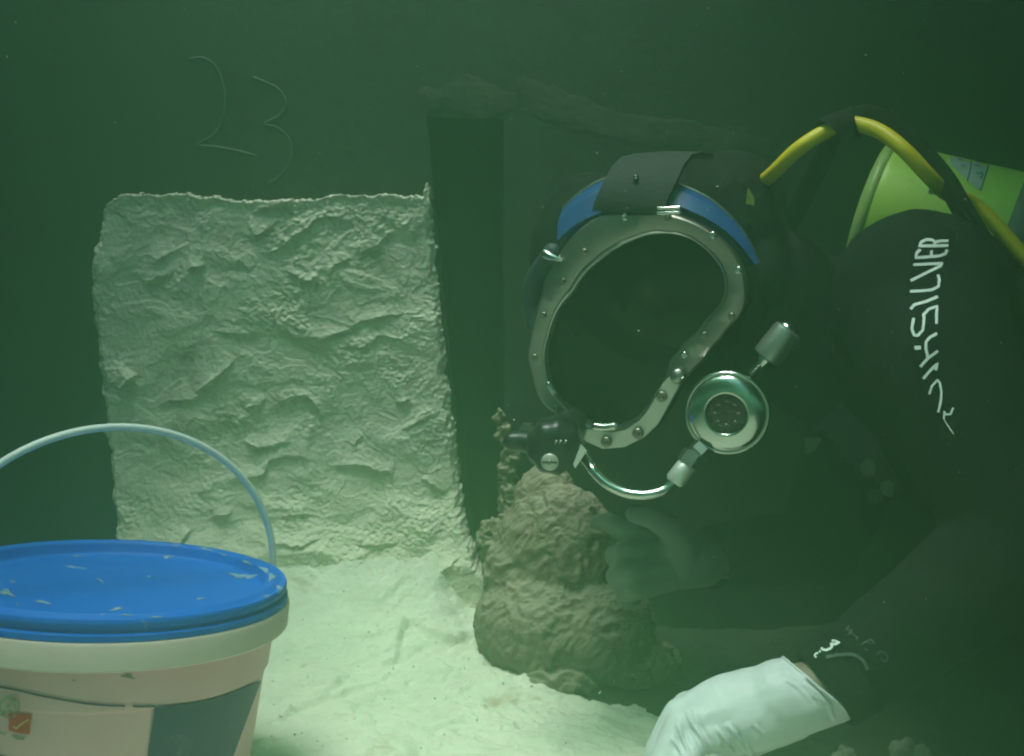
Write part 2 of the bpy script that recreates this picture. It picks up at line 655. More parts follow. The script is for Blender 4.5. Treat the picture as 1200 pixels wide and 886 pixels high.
# ================================================================ wall with recess
def wall_pt(px, py, y=WALL_Y):
    v = ray(px, py)
    t = (y - CO[1]) / v[1]
    q = CO + v * t
    return (q[0], q[2])


def slab(poly, y0, y1):
    """prism: polygon in (x, z) between two y planes"""
    n = len(poly)
    V = [(x, y0, z) for x, z in poly] + [(x, y1, z) for x, z in poly]
    Fc = [tuple(range(n)), tuple(range(2 * n - 1, n - 1, -1))]
    Fc += [(i, i + n, (i + 1) % n + n, (i + 1) % n) for i in range(n)]
    return V, Fc


wall = empty('quay_wall', (0, 1.6, 0), 'dark smooth underwater wall behind the diver with number 23 scratched on it', 'wall')
gl0, gl1 = wall_pt(500, 136), wall_pt(549, 640)
gr0, gr1 = wall_pt(590, 140), wall_pt(588, 660)
ZT, ZB, XW = 2.0, -.35, 6.3
k = (gl1[0] - gl0[0]) / (gl1[1] - gl0[1])
gl_b = (gl1[0] + k * (ZB - gl1[1]), ZB)
V, Fc = join([slab([(-XW, ZB), gl_b, gl0, (gl0[0], ZT), (-XW, ZT)], WALL_Y, 2.2)])
obj('wall_panel', V, Fc, M_wall, wall, smooth=False)
V, Fc = slab([(gr1[0] + .004, ZB), (XW, ZB), (XW, ZT), (gr0[0], ZT), gr0], WALL_Y, 2.2)
obj('wall_panel', V, Fc, M_wall, wall, smooth=False)
V, Fc = slab([gl0, gr0, (gr0[0], ZT), (gl0[0], ZT)], WALL_Y + .002, 2.2)
obj('lintel', V, Fc, M_wall, wall, smooth=False)
V, Fc = slab([(gl_b[0] - .02, ZB), (gr1[0] + .05, ZB), (gr1[0] + .05, gl0[1] + .02), (gl0[0] - .02, gl0[1] + .02)], WALL_Y + .16, 2.1)
obj('recess_back', V, Fc, M_wall, wall, smooth=False)

# unseen slab with posts, added overhead to darken the right of the view
V, Fc = join([slab([(.31, 1.24), (5.5, 1.24), (5.5, 1.9), (.26, 1.9), (.26, 1.30)], -3.4, 1.46)])
blocker = bpy.data.objects.new('unseen_shade_slab', None); blocker.location = (2.5, 0, 1.32); COL.objects.link(blocker); blocker['kind'] = 'structure'
obj('shade_block', V, Fc, M_wall, blocker, smooth=False)
for yy in (-2.0, -.9, .2, 1.3):
    V, Fc = tube_raw([(.18, yy, 1.40), (.18, yy, 1.88)], .05, 14)
    obj('shade_post', V, Fc, M_blackpl, blocker)

V, Fc = join([slab([(-5.5, 1.10), (-.77, 1.10), (-.73, 1.16), (-.73, 1.9), (-5.5, 1.9)], -3.4, 1.46)])  # second unseen slab, added to darken the left of the view
blocker = bpy.data.objects.new('unseen_shade_slab', None); blocker.location = (-2.5, 0, 1.32); COL.objects.link(blocker); blocker['kind'] = 'structure'
obj('shade_block', V, Fc, M_wall, blocker, smooth=False)
for yy in (-2.0, -.9, .2, 1.3):
    V, Fc = tube_raw([(-.67, yy, 1.40), (-.67, yy, 1.88)], .05, 14)
    obj('shade_post', V, Fc, M_blackpl, blocker)

# scratched 23 (region [80,30,560,260] drawn at 2.5x)
dig2 = zpx([(355, 97), (395, 95), (428, 115), (450, 160), (460, 215), (452, 270), (425, 320), (382, 348), (430, 355), (490, 366), (552, 381)], 80, 30, 2.5)
dig3 = zpx([(540, 152), (575, 165), (615, 185), (637, 220), (630, 250), (606, 272), (575, 288), (612, 298), (642, 325), (655, 365), (645, 410), (615, 445), (582, 465)], 80, 30, 2.5)
for dg_ in (dig2, dig3):
    pts = []
    for i, (x, y) in enumerate(dg_):
        a, z = wall_pt(x, y)
        pts.append((a, WALL_Y - .0004, z))
    V, Fc = tube_raw(spline(pts, 5), .0016, 6)
    obj('scratched_digit', V, Fc, M_scratch, wall)

# thin pale smears over the lintel
def smear(px_poly, thick, name, mat, parent, y=WALL_Y, step=.002, seed=0.):
    pl = [wall_pt(x, yy, y) for x, yy in px_poly]
    xs = [p[0] for p in pl]; zs = [p[1] for p in pl]
    ax = np.arange(min(xs) - .02, max(xs) + .02, step); az = np.arange(min(zs) - .02, max(zs) + .02, step)
    X, Z = np.meshgrid(ax, az)
    d, _, _ = seg_dist(X, Z, pl + [pl[0]])
    sgn = np.where(inside(X, Z, pl), d, -d) + .012 * fbm(X * 14, Z * 30, seed, 4)
    T = thick * np.clip(sgn / .012, 0, 1) ** .5 * (1 + .5 * fbm(X * 40, Z * 40, seed + 2, 3))
    Fq, used = grid_faces((sgn > -.0005).ravel(), len(ax), len(az))
    V = np.stack([X, y - .0005 - T, Z], -1).reshape(-1, 3)[used]
    return obj(name, V, Fq, mat, parent)


smear([(492, 100), (560, 92), (605, 108), (600, 130), (540, 132), (495, 133)], .0010, 'plaster_smear', M_smear, wall, seed=1.)
smear([(608, 84), (640, 100), (720, 128), (830, 150), (905, 160), (905, 178), (800, 176), (700, 160), (630, 140), (612, 118)], .0010, 'plaster_smear', M_smear, wall, seed=5.)

# ================================================================ plaster patch
A1 = [
    [(200, 335), (250, 318), (300, 305)], [(240, 280), (310, 235)], [(340, 300), (400, 285)],
    [(525, 140), (550, 195), (610, 160)], [(540, 135), (620, 110), (700, 85)],
    [(560, 250), (620, 235), (690, 180), (740, 145), (830, 160)], [(770, 320), (790, 290), (830, 270)],
    [(580, 420), (640, 480), (740, 500), (800, 475), (860, 450), (930, 440), (990, 430)],
    [(780, 530), (850, 520), (920, 500), (1010, 510)], [(370, 660), (430, 620), (490, 570)],
    [(860, 245), (920, 220), (960, 180)], [(420, 490), (545, 490)], [(640, 300), (700, 330), (740, 350)],
    [(150, 655), (190, 600)], [(480, 300), (500, 270), (530, 300)],
]
A2 = [
    [(240, 95), (340, 85), (400, 20)], [(470, 115), (520, 90)], [(560, 95), (640, 85), (690, 140)],
    [(470, 200), (500, 215), (600, 200)], [(430, 305), (520, 290), (560, 240), (650, 240)],
    [(720, 265), (810, 270), (880, 285)], [(770, 215), (800, 180)], [(310, 480), (340, 430)],
    [(560, 460), (620, 475), (690, 460)], [(900, 165), (960, 140), (1000, 125)], [(780, 470), (890, 470)],
    [(950, 560), (1010, 540), (1060, 500)], [(130, 110), (180, 10)], [(590, 400), (650, 390)],
    [(880, 90), (920, 85)], [(390, 400), (450, 390)], [(960, 300), (1020, 330)],
]
FLAPS = [zpx(a, 90, 200, 2.553) for a in A1] + [zpx(a, 90, 430, 2.353) for a in A2]
outline = [(119, 262), (113, 300), (112, 340), (115, 400), (122, 440), (125, 480), (131, 540), (138, 600), (146, 660), (150, 760),
           (640, 760), (600, 690), (562, 650), (549, 614), (540, 565), (531, 480), (522, 400), (514, 320), (508, 255),
           (505, 222), (500, 212), (496, 232), (475, 230), (455, 226), (420, 229), (350, 233), (300, 237), (265, 231),
           (230, 229), (195, 227), (160, 228), (132, 238)]
pl = [wall_pt(x, y) for x, y in outline]
xs = [p[0] for p in pl]; zs = [p[1] for p in pl]
ST = .00125
ax = np.arange(min(xs) - .01, max(xs) + .01, ST); az = np.arange(-.02, max(zs) + .015, ST)
X, Z = np.meshgrid(ax, az)
d, _, _ = seg_dist(X, Z, pl + [pl[0]])
sgn = np.where(inside(X, Z, pl), d, -d)
sgn = sgn + .0042 * fbm(X * 24, Z * 24, 3.3, 5, .6) + .0022 * noise3(X * 330, Z * 120, 1.2) + .006 * np.clip(fbm(X * 95, Z * 60, 2.2, 2) - .35, 0, 1)
wx, wz = fbm(X * 9, Z * 9, 1.7, 3), fbm(X * 9, Z * 9, 7.7, 3)
rgh = .22 + 1.05 * sstep(-.35, .6, fbm(X * 10, Z * 10, 71.3, 3))
base = .017 + .0042 * fbm(X * 7, Z * 7, 11.2, 3)
t = fbm((X + .030 * wx) * 13, (Z + .030 * wz) * 16, 21.2, 3) * 2.6
fr = t - np.floor(t)
base = base + .0013 * (np.floor(t) + sstep(.80, 1.0, fr)) + .0006 * fr
base = base + rgh * (.0012 * fbm(X * 45, Z * 60, 5.2, 3) + .0010 * ridged(X * 32 + 2 * wx, Z * 42 + 2 * wz, 3.2, 2))
base = base + rgh * .0013 * fbm(X * 160, Z * 200, 9.9, 3)
top_z = wall_pt(300, 232)[1]
jx_, jz_ = fbm(X * 55, Z * 55, 31.7, 3), fbm(X * 55, Z * 55, 47.7, 3)
for fl in FLAPS:
    q = smooth_poly([wall_pt(x, y) for x, y in fl], 5)
    x0, x1 = min(p[0] for p in q) - .08, max(p[0] for p in q) + .08
    z0, z1 = min(p[1] for p in q) - .08, max(p[1] for p in q) + .08
    m = (X > x0) & (X < x1) & (Z > z0) & (Z < z1)
    d2, s2, par = seg_dist(X[m] + .004 * wx[m] + .0035 * jx_[m], Z[m] + .004 * wz[m] + .0035 * jz_[m], q)
    fade = np.sin(np.clip(par, 0, 1) * math.pi) ** .5
    hgt = .0060 * (0.6 + .7 * random.random())
    base[m] = base[m] + fade * np.where(s2 > 0, hgt * np.exp(-d2 / .016), -.3 * hgt * np.exp(-d2 / .010)) * np.exp(-(d2 / .05) ** 2)
# the foot of the patch swells out and runs into the silt
zz_ = np.clip(Z - .10 - .03 * wx, 0, 9)
base = base + .040 * np.exp(-zz_ / .06)
T = base * np.clip(sgn / .010, 0, 1) ** .5
T = T + .015 * np.exp(-(sgn / .007) ** 2) * sstep(top_z - .04, top_z - .005, Z) * np.clip(sgn / .002, 0, 1)
Fq, used = grid_faces((sgn > -.0004).ravel(), len(ax), len(az))
V = np.stack([X, WALL_Y - .0004 - T, Z], -1).reshape(-1, 3)[used]
tag(obj('plaster_patch', V, Fq, M_plaster, origin=(-.3, WALL_Y, 0)),
    'large rough pale plaster patch with ragged edges on the dark wall below the number', 'plaster')

# crust along the right edge of the recess
def lumps(name, spec, mat, voxel, disp, freq, label, cat, seed=0., brain=False, smooth=2):
    raws = []
    for px, py, dd, rx, ry, rz in spec:
        raws.append(ball_raw(P(px, py, dd), [(rx, 0, 0), (0, ry, 0), (0, 0, rz)]))
    V, Q, N = blob(raws, voxel, smooth)
    if brain:
        w = fbm(V[:, 0] * 12, V[:, 1] * 12, V[:, 2] * 12 + seed, 3)
        r = ridged(V[:, 0] * freq + 1.4 * w, V[:, 1] * freq, V[:, 2] * freq * .8 + 1.4 * w, 3)
        h = disp * (r - 1.0) + disp * 1.5 * w
    else:
        h = disp * fbm(V[:, 0] * freq, V[:, 1] * freq, V[:, 2] * freq + seed, 4)
    V = V + N * h[:, None]
    o = obj(name, V, Q, mat, origin=(V[:, 0].mean(), V[:, 1].mean(), V[:, 2].min()))
    return tag(o, label, cat)


lumps('plaster_crust', [(585, 490, 1.49, .006, .008, .014), (592, 512, 1.49, .010, .010, .016), (596, 545, 1.49, .013, .014, .028),
                        (597, 585, 1.49, .015, .018, .030), (600, 625, 1.48, .024, .03, .035), (578, 635, 1.48, .02, .03, .03)],
      M_mound, .0022, .0075, 95, 'narrow pale plaster crust running down the right edge of the dark recess', 'plaster', 2.)

lumps('rubble_mound', [(642, 598, 1.42, .046, .05, .060), (656, 660, 1.40, .080, .09, .105), (640, 735, 1.37, .088, .10, .080), (690, 738, 1.37, .085, .10, .075),
                       (612, 690, 1.39, .050, .06, .070), (690, 640, 1.41, .050, .06, .060), (735, 772, 1.36, .07, .07, .03), (655, 785, 1.33, .06, .07, .03)],
      M_mound, .0030, .0040, 46, 'brownish spongy mound of wrinkled rubble under the diving mask', 'rubble', 4., True)
lumps('plaster_lump', [(992, 886, 1.02, .008, .010, .010), (985, 895, 1.02, .014, .014, .010)], M_lump, .002, .006, 60,
      'small pale plaster lump on the floor just right of the white glove', 'lump', 1.)
lumps('plaster_lump', [(1058, 882, .98, .012, .012, .008), (1064, 874, .98, .005, .005, .007), (1076, 888, .98, .011, .012, .009)], M_lump, .002, .006, 60,
      'larger pale plaster lump at the bottom edge, farther right of the white glove', 'lump', 3.)

# ================================================================ bucket
BT = R(4.6)          # leans to the right
BB = R(2.0)
bc = P(130, 672, .942)
bn = nrm((math.sin(BT), math.sin(BB), 1.0))
bucket = empty('bucket', bc - bn * .23, 'white plastic bucket with blue lid and raised white handle in the left foreground', 'bucket')
BU = (0, 1, 0)


def blathe(prof, seg=200):
    return lathe_raw(prof, bc, bn, seg, BU)


body_prof = [(.1475, -.0165), (.1508, -.0175), (.1520, -.020), (.1518, -.0375), (.1505, -.0390), (.1405, -.0397), (.1398, -.043),
             (.1372, -.0720), (.1349, -.0740), (.1343, -.076), (.1215, -.225), (.117, -.230), (0, -.230)]
V, Fc = blathe(body_prof)
bb = obj('body', V, Fc, M_white, bucket, sharp=40)
wp = [(.1403, -.0405), (.1402, -.0432), (.1376, -.0722), (.1353, -.0742), (.1347, -.0762), (.1219, -.2250)]
V, Fc = blathe(wp)
obj('label_wrap', V, Fc, M_wrap, bucket, sharp=40)
BVHb = BVHTree.FromPolygons([tuple(v) for v in V], Fc)
LID = [(0, -.0115), (.100, -.0115), (.104, -.0118), (.112, -.0105), (.1270, -.0100), (.1292, -.0080), (.1300, -.0012), (.1318, .0010), (.1340, .0018), (.1400, .0014), (.1420, -.0012), (.1445, -.0014), (.1472, -.0006), (.1486, -.0030), (.1482, -.0070), (.1462, -.0085), (.1464, -.0108), (.1500, -.0120), (.1502, -.0165), (.146, -.0168)]
V, Fc = blathe(LID)
obj('lid', V, Fc, M_lid, bucket, sharp=50)

# handle: an arch between two pivots
hx = nrm(np.cross((0, 1, 0), bn)); hy = np.cross(bn, hx)
ha = R(40)
hdir = math.cos(ha) * hx + math.sin(ha) * hy
hp = []
for a in np.linspace(-4, 184, 49):
    a = R(a)
    hp.append(bc - bn * .010 + hdir * (.1535 * math.cos(a)) + bn * (.136 * math.sin(a)) + hy * .004)
V, Fc = tube_raw(hp, .0032, 12)
hd = obj('handle', V, Fc, M_handle, bucket)
for s in (1, -1):
    V, Fc = lathe_raw([(0, .006), (.007, .006), (.008, .003), (.008, -.003), (0, -.003)], bc - bn * .022 + hdir * s * .1535, hdir * s, 20)
    obj('handle_pivot', V, Fc, M_white, bucket)


def surf(px, py, bvh, off=.0006):
    v = ray(px, py)
    loc, nor, _, dist = bvh.ray_cast(Vector(CO), Vector(v))
    if loc is None:
        return None
    nor = np.array(nor)
    if np.dot(nor, v) > 0:
        nor = -nor
    return np.array(loc) + nor * off


def decal(px_poly, bvh, name, mat, parent, step=4.0, off=.0006):
    """flat print laid on a curved surface: a clipped grid projected on it"""
    xs = [p[0] for p in px_poly]; ys = [p[1] for p in px_poly]
    bm = bmesh.new()
    vs = [bm.verts.new((x, y, 0)) for x, y in px_poly]
    bm.faces.new(vs)
    for axn, lo, hi in ((0, min(xs), max(xs)), (1, min(ys), max(ys))):
        c = lo + step
        while c < hi:
            co = Vector((c, 0, 0)) if axn == 0 else Vector((0, c, 0))
            no = Vector((1, 0, 0)) if axn == 0 else Vector((0, 1, 0))
            bmesh.ops.bisect_plane(bm, geom=bm.verts[:] + bm.edges[:] + bm.faces[:], plane_co=co, plane_no=no)
            c += step
    bm.verts.index_update()
    V = []
    good = []
    for v in bm.verts:
        p = surf(v.co.x, v.co.y, bvh, off)
        good.append(p is not None)
        V.append(p if p is not None else np.zeros(3))
    Fc = [tuple(v.index for v in f.verts)[::-1] for f in bm.faces if all(good[v.index] for v in f.verts)]
    bm.free()
    if Fc:                                  # keep the largest connected piece
        par = list(range(len(V)))

        def find(a):
            while par[a] != a:
                par[a] = par[par[a]]; a = par[a]
            return a
        Fc = [f for f in Fc if max(np.linalg.norm(V[f[i]] - V[f[i - 1]]) for i in range(len(f))) < .03]
        for f in Fc:
            for a in f[1:]:
                par[find(a)] = find(f[0])
        cnt = {}
        for f in Fc:
            cnt[find(f[0])] = cnt.get(find(f[0]), 0) + 1
        top_ = max(cnt, key=cnt.get) if cnt else -1
        Fc = [f for f in Fc if find(f[0]) == top_]
        us = sorted({i for f in Fc for i in f}); rm_ = {a: b for b, a in enumerate(us)}
        V = [V[i] for i in us]; Fc = [tuple(rm_[i] for i in f) for f in Fc]
    if not Fc:
        print('EMPTY DECAL', name, px_poly[0])
        return None
    return obj(name, V, Fc, mat, parent)


def ribbon_px(pts, w):
    """polygon outline of a stroke in photo pixels"""
    pts = [np.array(p, float) for p in pts]
    L, Rr = [], []
    for i, p in enumerate(pts):
        a = pts[max(i - 1, 0)]; b = pts[min(i + 1, len(pts) - 1)]
        t = nrm(b - a); n = np.array([-t[1], t[0]]) * w / 2
        L.append(p + n); Rr.append(p - n)
    return L, Rr


def strokes(lines, bvh, name, mat, parent, w=4.0, off=.0012):
    V, Fc = [], []
    for ln in lines:
        ww = w
        if isinstance(ln, tuple) and np.isscalar(ln[1]):
            ln, ww = ln
        dense = []
        for i in range(len(ln) - 1):
            a, b = np.array(ln[i], float), np.array(ln[i + 1], float)
            m = max(2, int(np.linalg.norm(b - a) / 3))
            dense += [a + (b - a) * k / m for k in range(m)]
        dense.append(np.array(ln[-1], float))
        L, Rr = ribbon_px(dense, ww)
        prev = None
        for l, r in zip(L, Rr):
            pl_, pr_ = surf(*l, bvh, off), surf(*r, bvh, off)
            if pl_ is None or pr_ is None:
                prev = None
                continue
            i = len(V)
            V += [pl_, pr_]
            if prev is not None:
                Fc.append((prev, prev + 1, i + 1, i))
            prev = i
    if not Fc:
        print('EMPTY STROKE', name, lines[0])
        return None
    return obj(name, V, Fc, mat, parent)


# print on the bucket: [0,620,360,886] at 3.331
q = lambda l: zpx(l, 0, 620, 3.331)
decal(q([(602, 692), (700, 682), (800, 664), (900, 636), (1014, 590), (905, 886), (880, 920), (572, 920), (574, 886), (590, 770)]),
      BVHb, 'navy_panel', M_navy, bucket, 3, .0014)
strokes([q([(-40, 605), (60, 624), (150, 645), (250, 664), (340, 679), (420, 686), (488, 688)]), q([(516, 689), (560, 690), (603, 688)])], BVHb, 'navy_line', M_navy, bucket, 2.2, .0014)
decal([(10.5, 836), (24, 834.5), (38, 837), (36.5, 848), (35.5, 860), (22, 858), (11, 855), (11.5, 845)], BVHb, 'emblem_square', M_red, bucket, 3, .0012)
strokes([[(17, 850), (20, 853), (27, 847), (35, 842)]], BVHb, 'emblem_tick', M_yelprint, bucket, 1.8, .0016)
ring = [(12 + 11 * math.cos(a), 828 + 12 * math.sin(a)) for a in np.linspace(0, 2 * math.pi, 25)]
ring2 = [(13 + 5.5 * math.cos(a), 827 + 6 * math.sin(a)) for a in np.linspace(0, 2 * math.pi, 17)]
strokes([ring, ring2, [(2, 838), (8, 832), (14, 826), (19, 820)]], BVHb, 'emblem_ring', M_olive, bucket, 2.6)
cap = [[(1, 857), (4, 859)], [(5, 860), (8, 858.5)], [(15, 861), (17, 863.5)], [(18, 862), (20, 865)], [(21, 863), (23, 865.5)], [(24.5, 863.5), (27, 866)], [(27.5, 865), (29.5, 865)]]
strokes(cap, BVHb, 'caption', M_olive, bucket, 2.8)
strokes([q([(-30, 885), (40, 905)])], BVHb, 'navy_corner', M_navy, bucket, 9)
# bits of dried plaster caught on the lid and the rim
V, Fc = blathe(LID[:16])
BVHl = BVHTree.FromPolygons([tuple(v) for v in V], Fc)


def blotch(cx, cy, rx, ry, ang, name, mat, parent, bvh):
    n = 30
    ph = random.random() * 6
    poly = []
    for i in range(n):
        a = 2 * math.pi * i / n
        r = 1 + .35 * math.sin(3 * a + ph) + .25 * random.uniform(-1, 1)
        x, y = rx * r * math.cos(a), ry * r * math.sin(a)
        c, s = math.cos(ang), math.sin(ang)
        poly.append((cx + x * c - y * s, cy + x * s + y * c))
    return decal(poly, bvh, name, mat, parent, 50, .0004)


M_smudge = make('dried_plaster_smudge', (.08, .22, .42), (.30, .38, .44), 160, .8)
for b_ in [(280, 675, 10, 2.4, .12), (292, 676, 8, 2, -.1), (197, 653, 6, 1.3, -.2), (150, 721, 9, .8, .1), (105, 716, 7, 1.0, .1), (137, 714, 7, 1.3, -.2), (118, 681, 4, 1.1, .6),
           (310, 668, 6, 2, .6), (327, 690, 3.0, 3.5, .2), (312, 699, 4, 1.1, 0), (205, 639, 5, .9, .2), (243, 644, 7, 1.0, .25), (290, 659, 5, 1.3, .4), (235, 702, 5, .8, -.1),
           (50, 706, 9, 1.2, .2), (8, 695, 8, 3, .3), (175, 676, 2.5, .8, 0), (318, 677, 3, 4, .7), (182, 723, 8, .9, .05), (262, 650, 4, .8, .3), (90, 652, 5, .7, 0), (15, 682, 4, .8, .2)]:
    blotch(*b_, 'plaster_smudge', M_smudge, bucket, BVHl)
M_dirt = make('dark_scuff', (.18, .17, .15), (.34, .30, .26), 80, .8)
for b_ in [(136, 760, 6, 3.5, -.5), (150, 792, 7, 3, .2), (193, 771, 2.0, 1.5, .3), (87, 797, 2, 1.4, 0)]:
    blotch(*b_, 'scuff', M_dirt, bucket, BVHb)

# ================================================================ diver
SKIN = lambda px, py, dd: P(px, py, dd)
head_c = P(780, 318, 1.225)
neck = P(925, 390, 1.22)
chest = P(1120, 430, 1.22)
chest2 = P(1260, 450, 1.22)
belly = P(1480, 500, 1.24)
hip = P(1560, 600, 1.26)
n_sh = P(1075, 345, 1.04)          # near shoulder
n_el = P(1195, 640, .92)
n_wr = P(972, 806, .90)
f_sh = P(1040, 420, 1.36)
f_el = P(960, 640, 1.33)
f_wr = P(822, 655, 1.25)
kn = [P(806, 830, .915), P(797, 838, .897), P(799, 852, .882), P(813, 870, .874)]
f1 = [P(782, 866, .915), P(772, 882, .892), P(776, 896, .868), P(800, 908, .85)]
f2 = [P(778, 900, .905), P(770, 922, .885), P(776, 934, .862), P(800, 940, .848)]
f3 = [P(790, 922, .898), P(784, 946, .878), P(792, 956, .858), P(812, 956, .848)]
FR = [.0100, .0105, .0100, .0088]


def hand_raw(wr, kn, f1, f2, f3, thumb, e=0.0, wrist_r=.027, fr=FR):
    raws = [capsule(wr, wrist_r + e, wr + (np.mean(kn, axis=0) - wr) * .35, wrist_r * 1.08 + e)]
    for i in range(4):
        mid = wr + (kn[i] - wr) * .22
        raws.append(capsule(mid, .022 + e, kn[i] + (wr - kn[i]) * .10, fr[i] * 1.5 + e))
        raws.append(capsule(kn[i], fr[i] * 1.28 + e, f1[i], fr[i] * 1.06 + e))
        raws.append(capsule(f1[i], fr[i] * 1.06 + e, f2[i], fr[i] * .94 + e))
        raws.append(capsule(f2[i], fr[i] * .94 + e, f3[i], fr[i] * .78 + e))
    t0, t1, t2, t3 = thumb
    raws += [capsule(t0, .019 + e, t1, .0135 + e), capsule(t1, .0130 + e, t2, .0115 + e), capsule(t2, .0115 + e, t3, .009 + e)]
    return raws


th = [P(930, 838, .925), P(880, 868, .945), P(845, 900, .945), P(820, 922, .935)]


def back_pad(e):
    c_ = P(878, 832, .897)
    a_ = nrm(P(800, 842, .895) - P(972, 806, .90))
    n_ = nrm(nrm(CO - c_) + np.array([0, 0, .55]))
    n_ = nrm(n_ - a_ * np.dot(n_, a_))
    return ball_raw(c_, [a_ * (.066 + e), np.cross(n_, a_) * (.033 + e), n_ * (.026 + e)], 28, 18)


# far hand
fkn = [P(748, 630, 1.225), P(738, 648, 1.205), P(736, 668, 1.195), P(744, 690, 1.195)]
ff1 = [P(724, 618, 1.245), P(722, 650, 1.235), P(722, 674, 1.225), P(732, 698, 1.22)]
ff2 = [P(712, 611, 1.272), P(722, 654, 1.262), P(724, 680, 1.252), P(735, 703, 1.243)]
ff3 = [P(702, 612, 1.292), P(732, 656, 1.275), P(734, 681, 1.266), P(744, 702, 1.256)]
fth = [P(798, 640, 1.21), P(785, 618, 1.19), P(764, 606, 1.185), P(744, 603, 1.185)]

root = n_wr
leg_l = [hip + np.array([.0, -.09, -.02]), P(1190, 850, 1.10), P(1560, 960, 1.16)]
leg_r = [hip + np.array([.0, .09, -.02]), P(1120, 800, 1.32), P(1520, 900, 1.36)]
face_n = nrm((-.42, -.86, -.22))          # where the face looks
face_up = nrm(nrm(head_c - neck) - face_n * np.dot(nrm(head_c - neck), face_n))
face_x = np.cross(face_up, face_n)


def suit_raw(e):
    r = [capsule(neck, .058 + e, head_c + (neck - head_c) * .4, .058 + e),
         capsule(neck, .075 + e, chest, .150 + e), capsule(chest, .155 + e, chest2, .150 + e), capsule(chest2, .150 + e, belly, .135 + e),
         capsule(belly, .135 + e, hip, .145 + e),
         capsule(n_sh, .070 + e, P(1100, 430, .98), .062 + e), capsule(P(1100, 430, .98), .062 + e, n_el, .048 + e),
         capsule(chest, .12 + e, n_sh, .075 + e),
         capsule(n_el, .046 + e, n_el + (n_wr - n_el) * .3, .046 + e), capsule(n_el + (n_wr - n_el) * .3, .046 + e, n_wr, .028 + e),
         capsule(chest, .12 + e, f_sh, .075 + e), capsule(f_sh, .065 + e, f_el, .045 + e), capsule(f_el, .044 + e, f_wr, .029 + e)]
    for lg in (leg_l, leg_r):
        r += [capsule(lg[0], .095 + e, lg[1], .070 + e), capsule(lg[1], .066 + e, lg[2], .042 + e),
              capsule(lg[2], .036 + e, lg[2] + np.array([.16, 0, -.03]), .03 + e)]
    return r


# the body: one continuous skin surface, mostly under the suit
hx_, hy_, hz_ = face_x, face_n, face_up
raws = suit_raw(-.006)
raws += [ball_raw(head_c, [hx_ * .075, hy_ * .092, hz_ * .105]),
         ball_raw(head_c + hy_ * .030 - hz_ * .055, [hx_ * .056, hy_ * .060, hz_ * .062]),
         capsule(head_c + hy_ * .086 + hz_ * .005, .010, head_c + hy_ * .106 - hz_ * .030, .014),
         capsule(head_c + hy_ * .080 - hz_ * .062 - hx_ * .018, .009, head_c + hy_ * .080 - hz_ * .062 + hx_ * .018, .009),
         ball_raw(head_c + hx_ * .078 - hy_ * .01, [hx_ * .010, hy_ * .020, hz_ * .032]),
         ball_raw(head_c - hx_ * .078 - hy_ * .01, [hx_ * .010, hy_ * .020, hz_ * .032])]
raws += hand_raw(n_wr, kn, f1, f2, f3, th, -.0022) + [back_pad(-.002)]
raws += hand_raw(f_wr, fkn, ff1, ff2, ff3, fth, -.0022)
V, Q, N = blob(raws, .006, 3)
person = obj('person', V, Q, M_skin, origin=chest)
tag(person, 'person in black wetsuit and hood working beside the mound with white gloved hands', 'person')
for s in (-1, 1):
    V, Fc = sph(head_c + hy_ * .078 + hz_ * .014 + hx_ * .030 * s, .013)
    obj('eye', V, Fc, M_eye, person)

# wetsuit: neck to the wrists
V, Q, N = blob(suit_raw(.004), .007, 4)
ff = fbm(V[:, 0] * 9, V[:, 1] * 9, V[:, 2] * 9, 3)
V = V + N * (.0035 * ff + .0022 * ridged(V[:, 0] * 16 + 2 * ff, V[:, 1] * 16, V[:, 2] * 16, 2))[:, None]
ax_n = nrm(n_wr - n_el); ax_f = nrm(f_wr - f_el)


def clip(V, Q, tests):
    bad = np.zeros(len(V), bool)
    for t_ in tests:
        bad |= t_(V)
    keep = ~bad[Q].any(1)
    Q = Q[keep]
    u = np.unique(Q); rm = np.full(len(V), -1); rm[u] = np.arange(len(u))
    return V[u], rm[Q]


cuff_c = n_wr + ax_n * .006
V, Q = clip(V, Q, [lambda v: ((v - cuff_c) @ ax_n > 0) & (np.linalg.norm(v - cuff_c, axis=1) < .09),
                   lambda v: ((v - f_wr) @ ax_f > -.01) & (np.linalg.norm(v - f_wr, axis=1) < .09)])
suit = obj('wetsuit', V, Q, M_neo, person)
suitV, suitQ = V, Q
BVHs = BVHTree.FromPolygons([tuple(v) for v in V], [tuple(q_) for q_ in Q])

# cuff roll at the near wrist
V, Fc = tube_raw([cuff_c - ax_n * .030, cuff_c - ax_n * .028, cuff_c - ax_n * .004, cuff_c - ax_n * .001],
                 [.034, .0375, .0345, .0325], 40, False)
obj('cuff', V, Fc, M_neo2, suit)
cuffV, cuffF = V, Fc

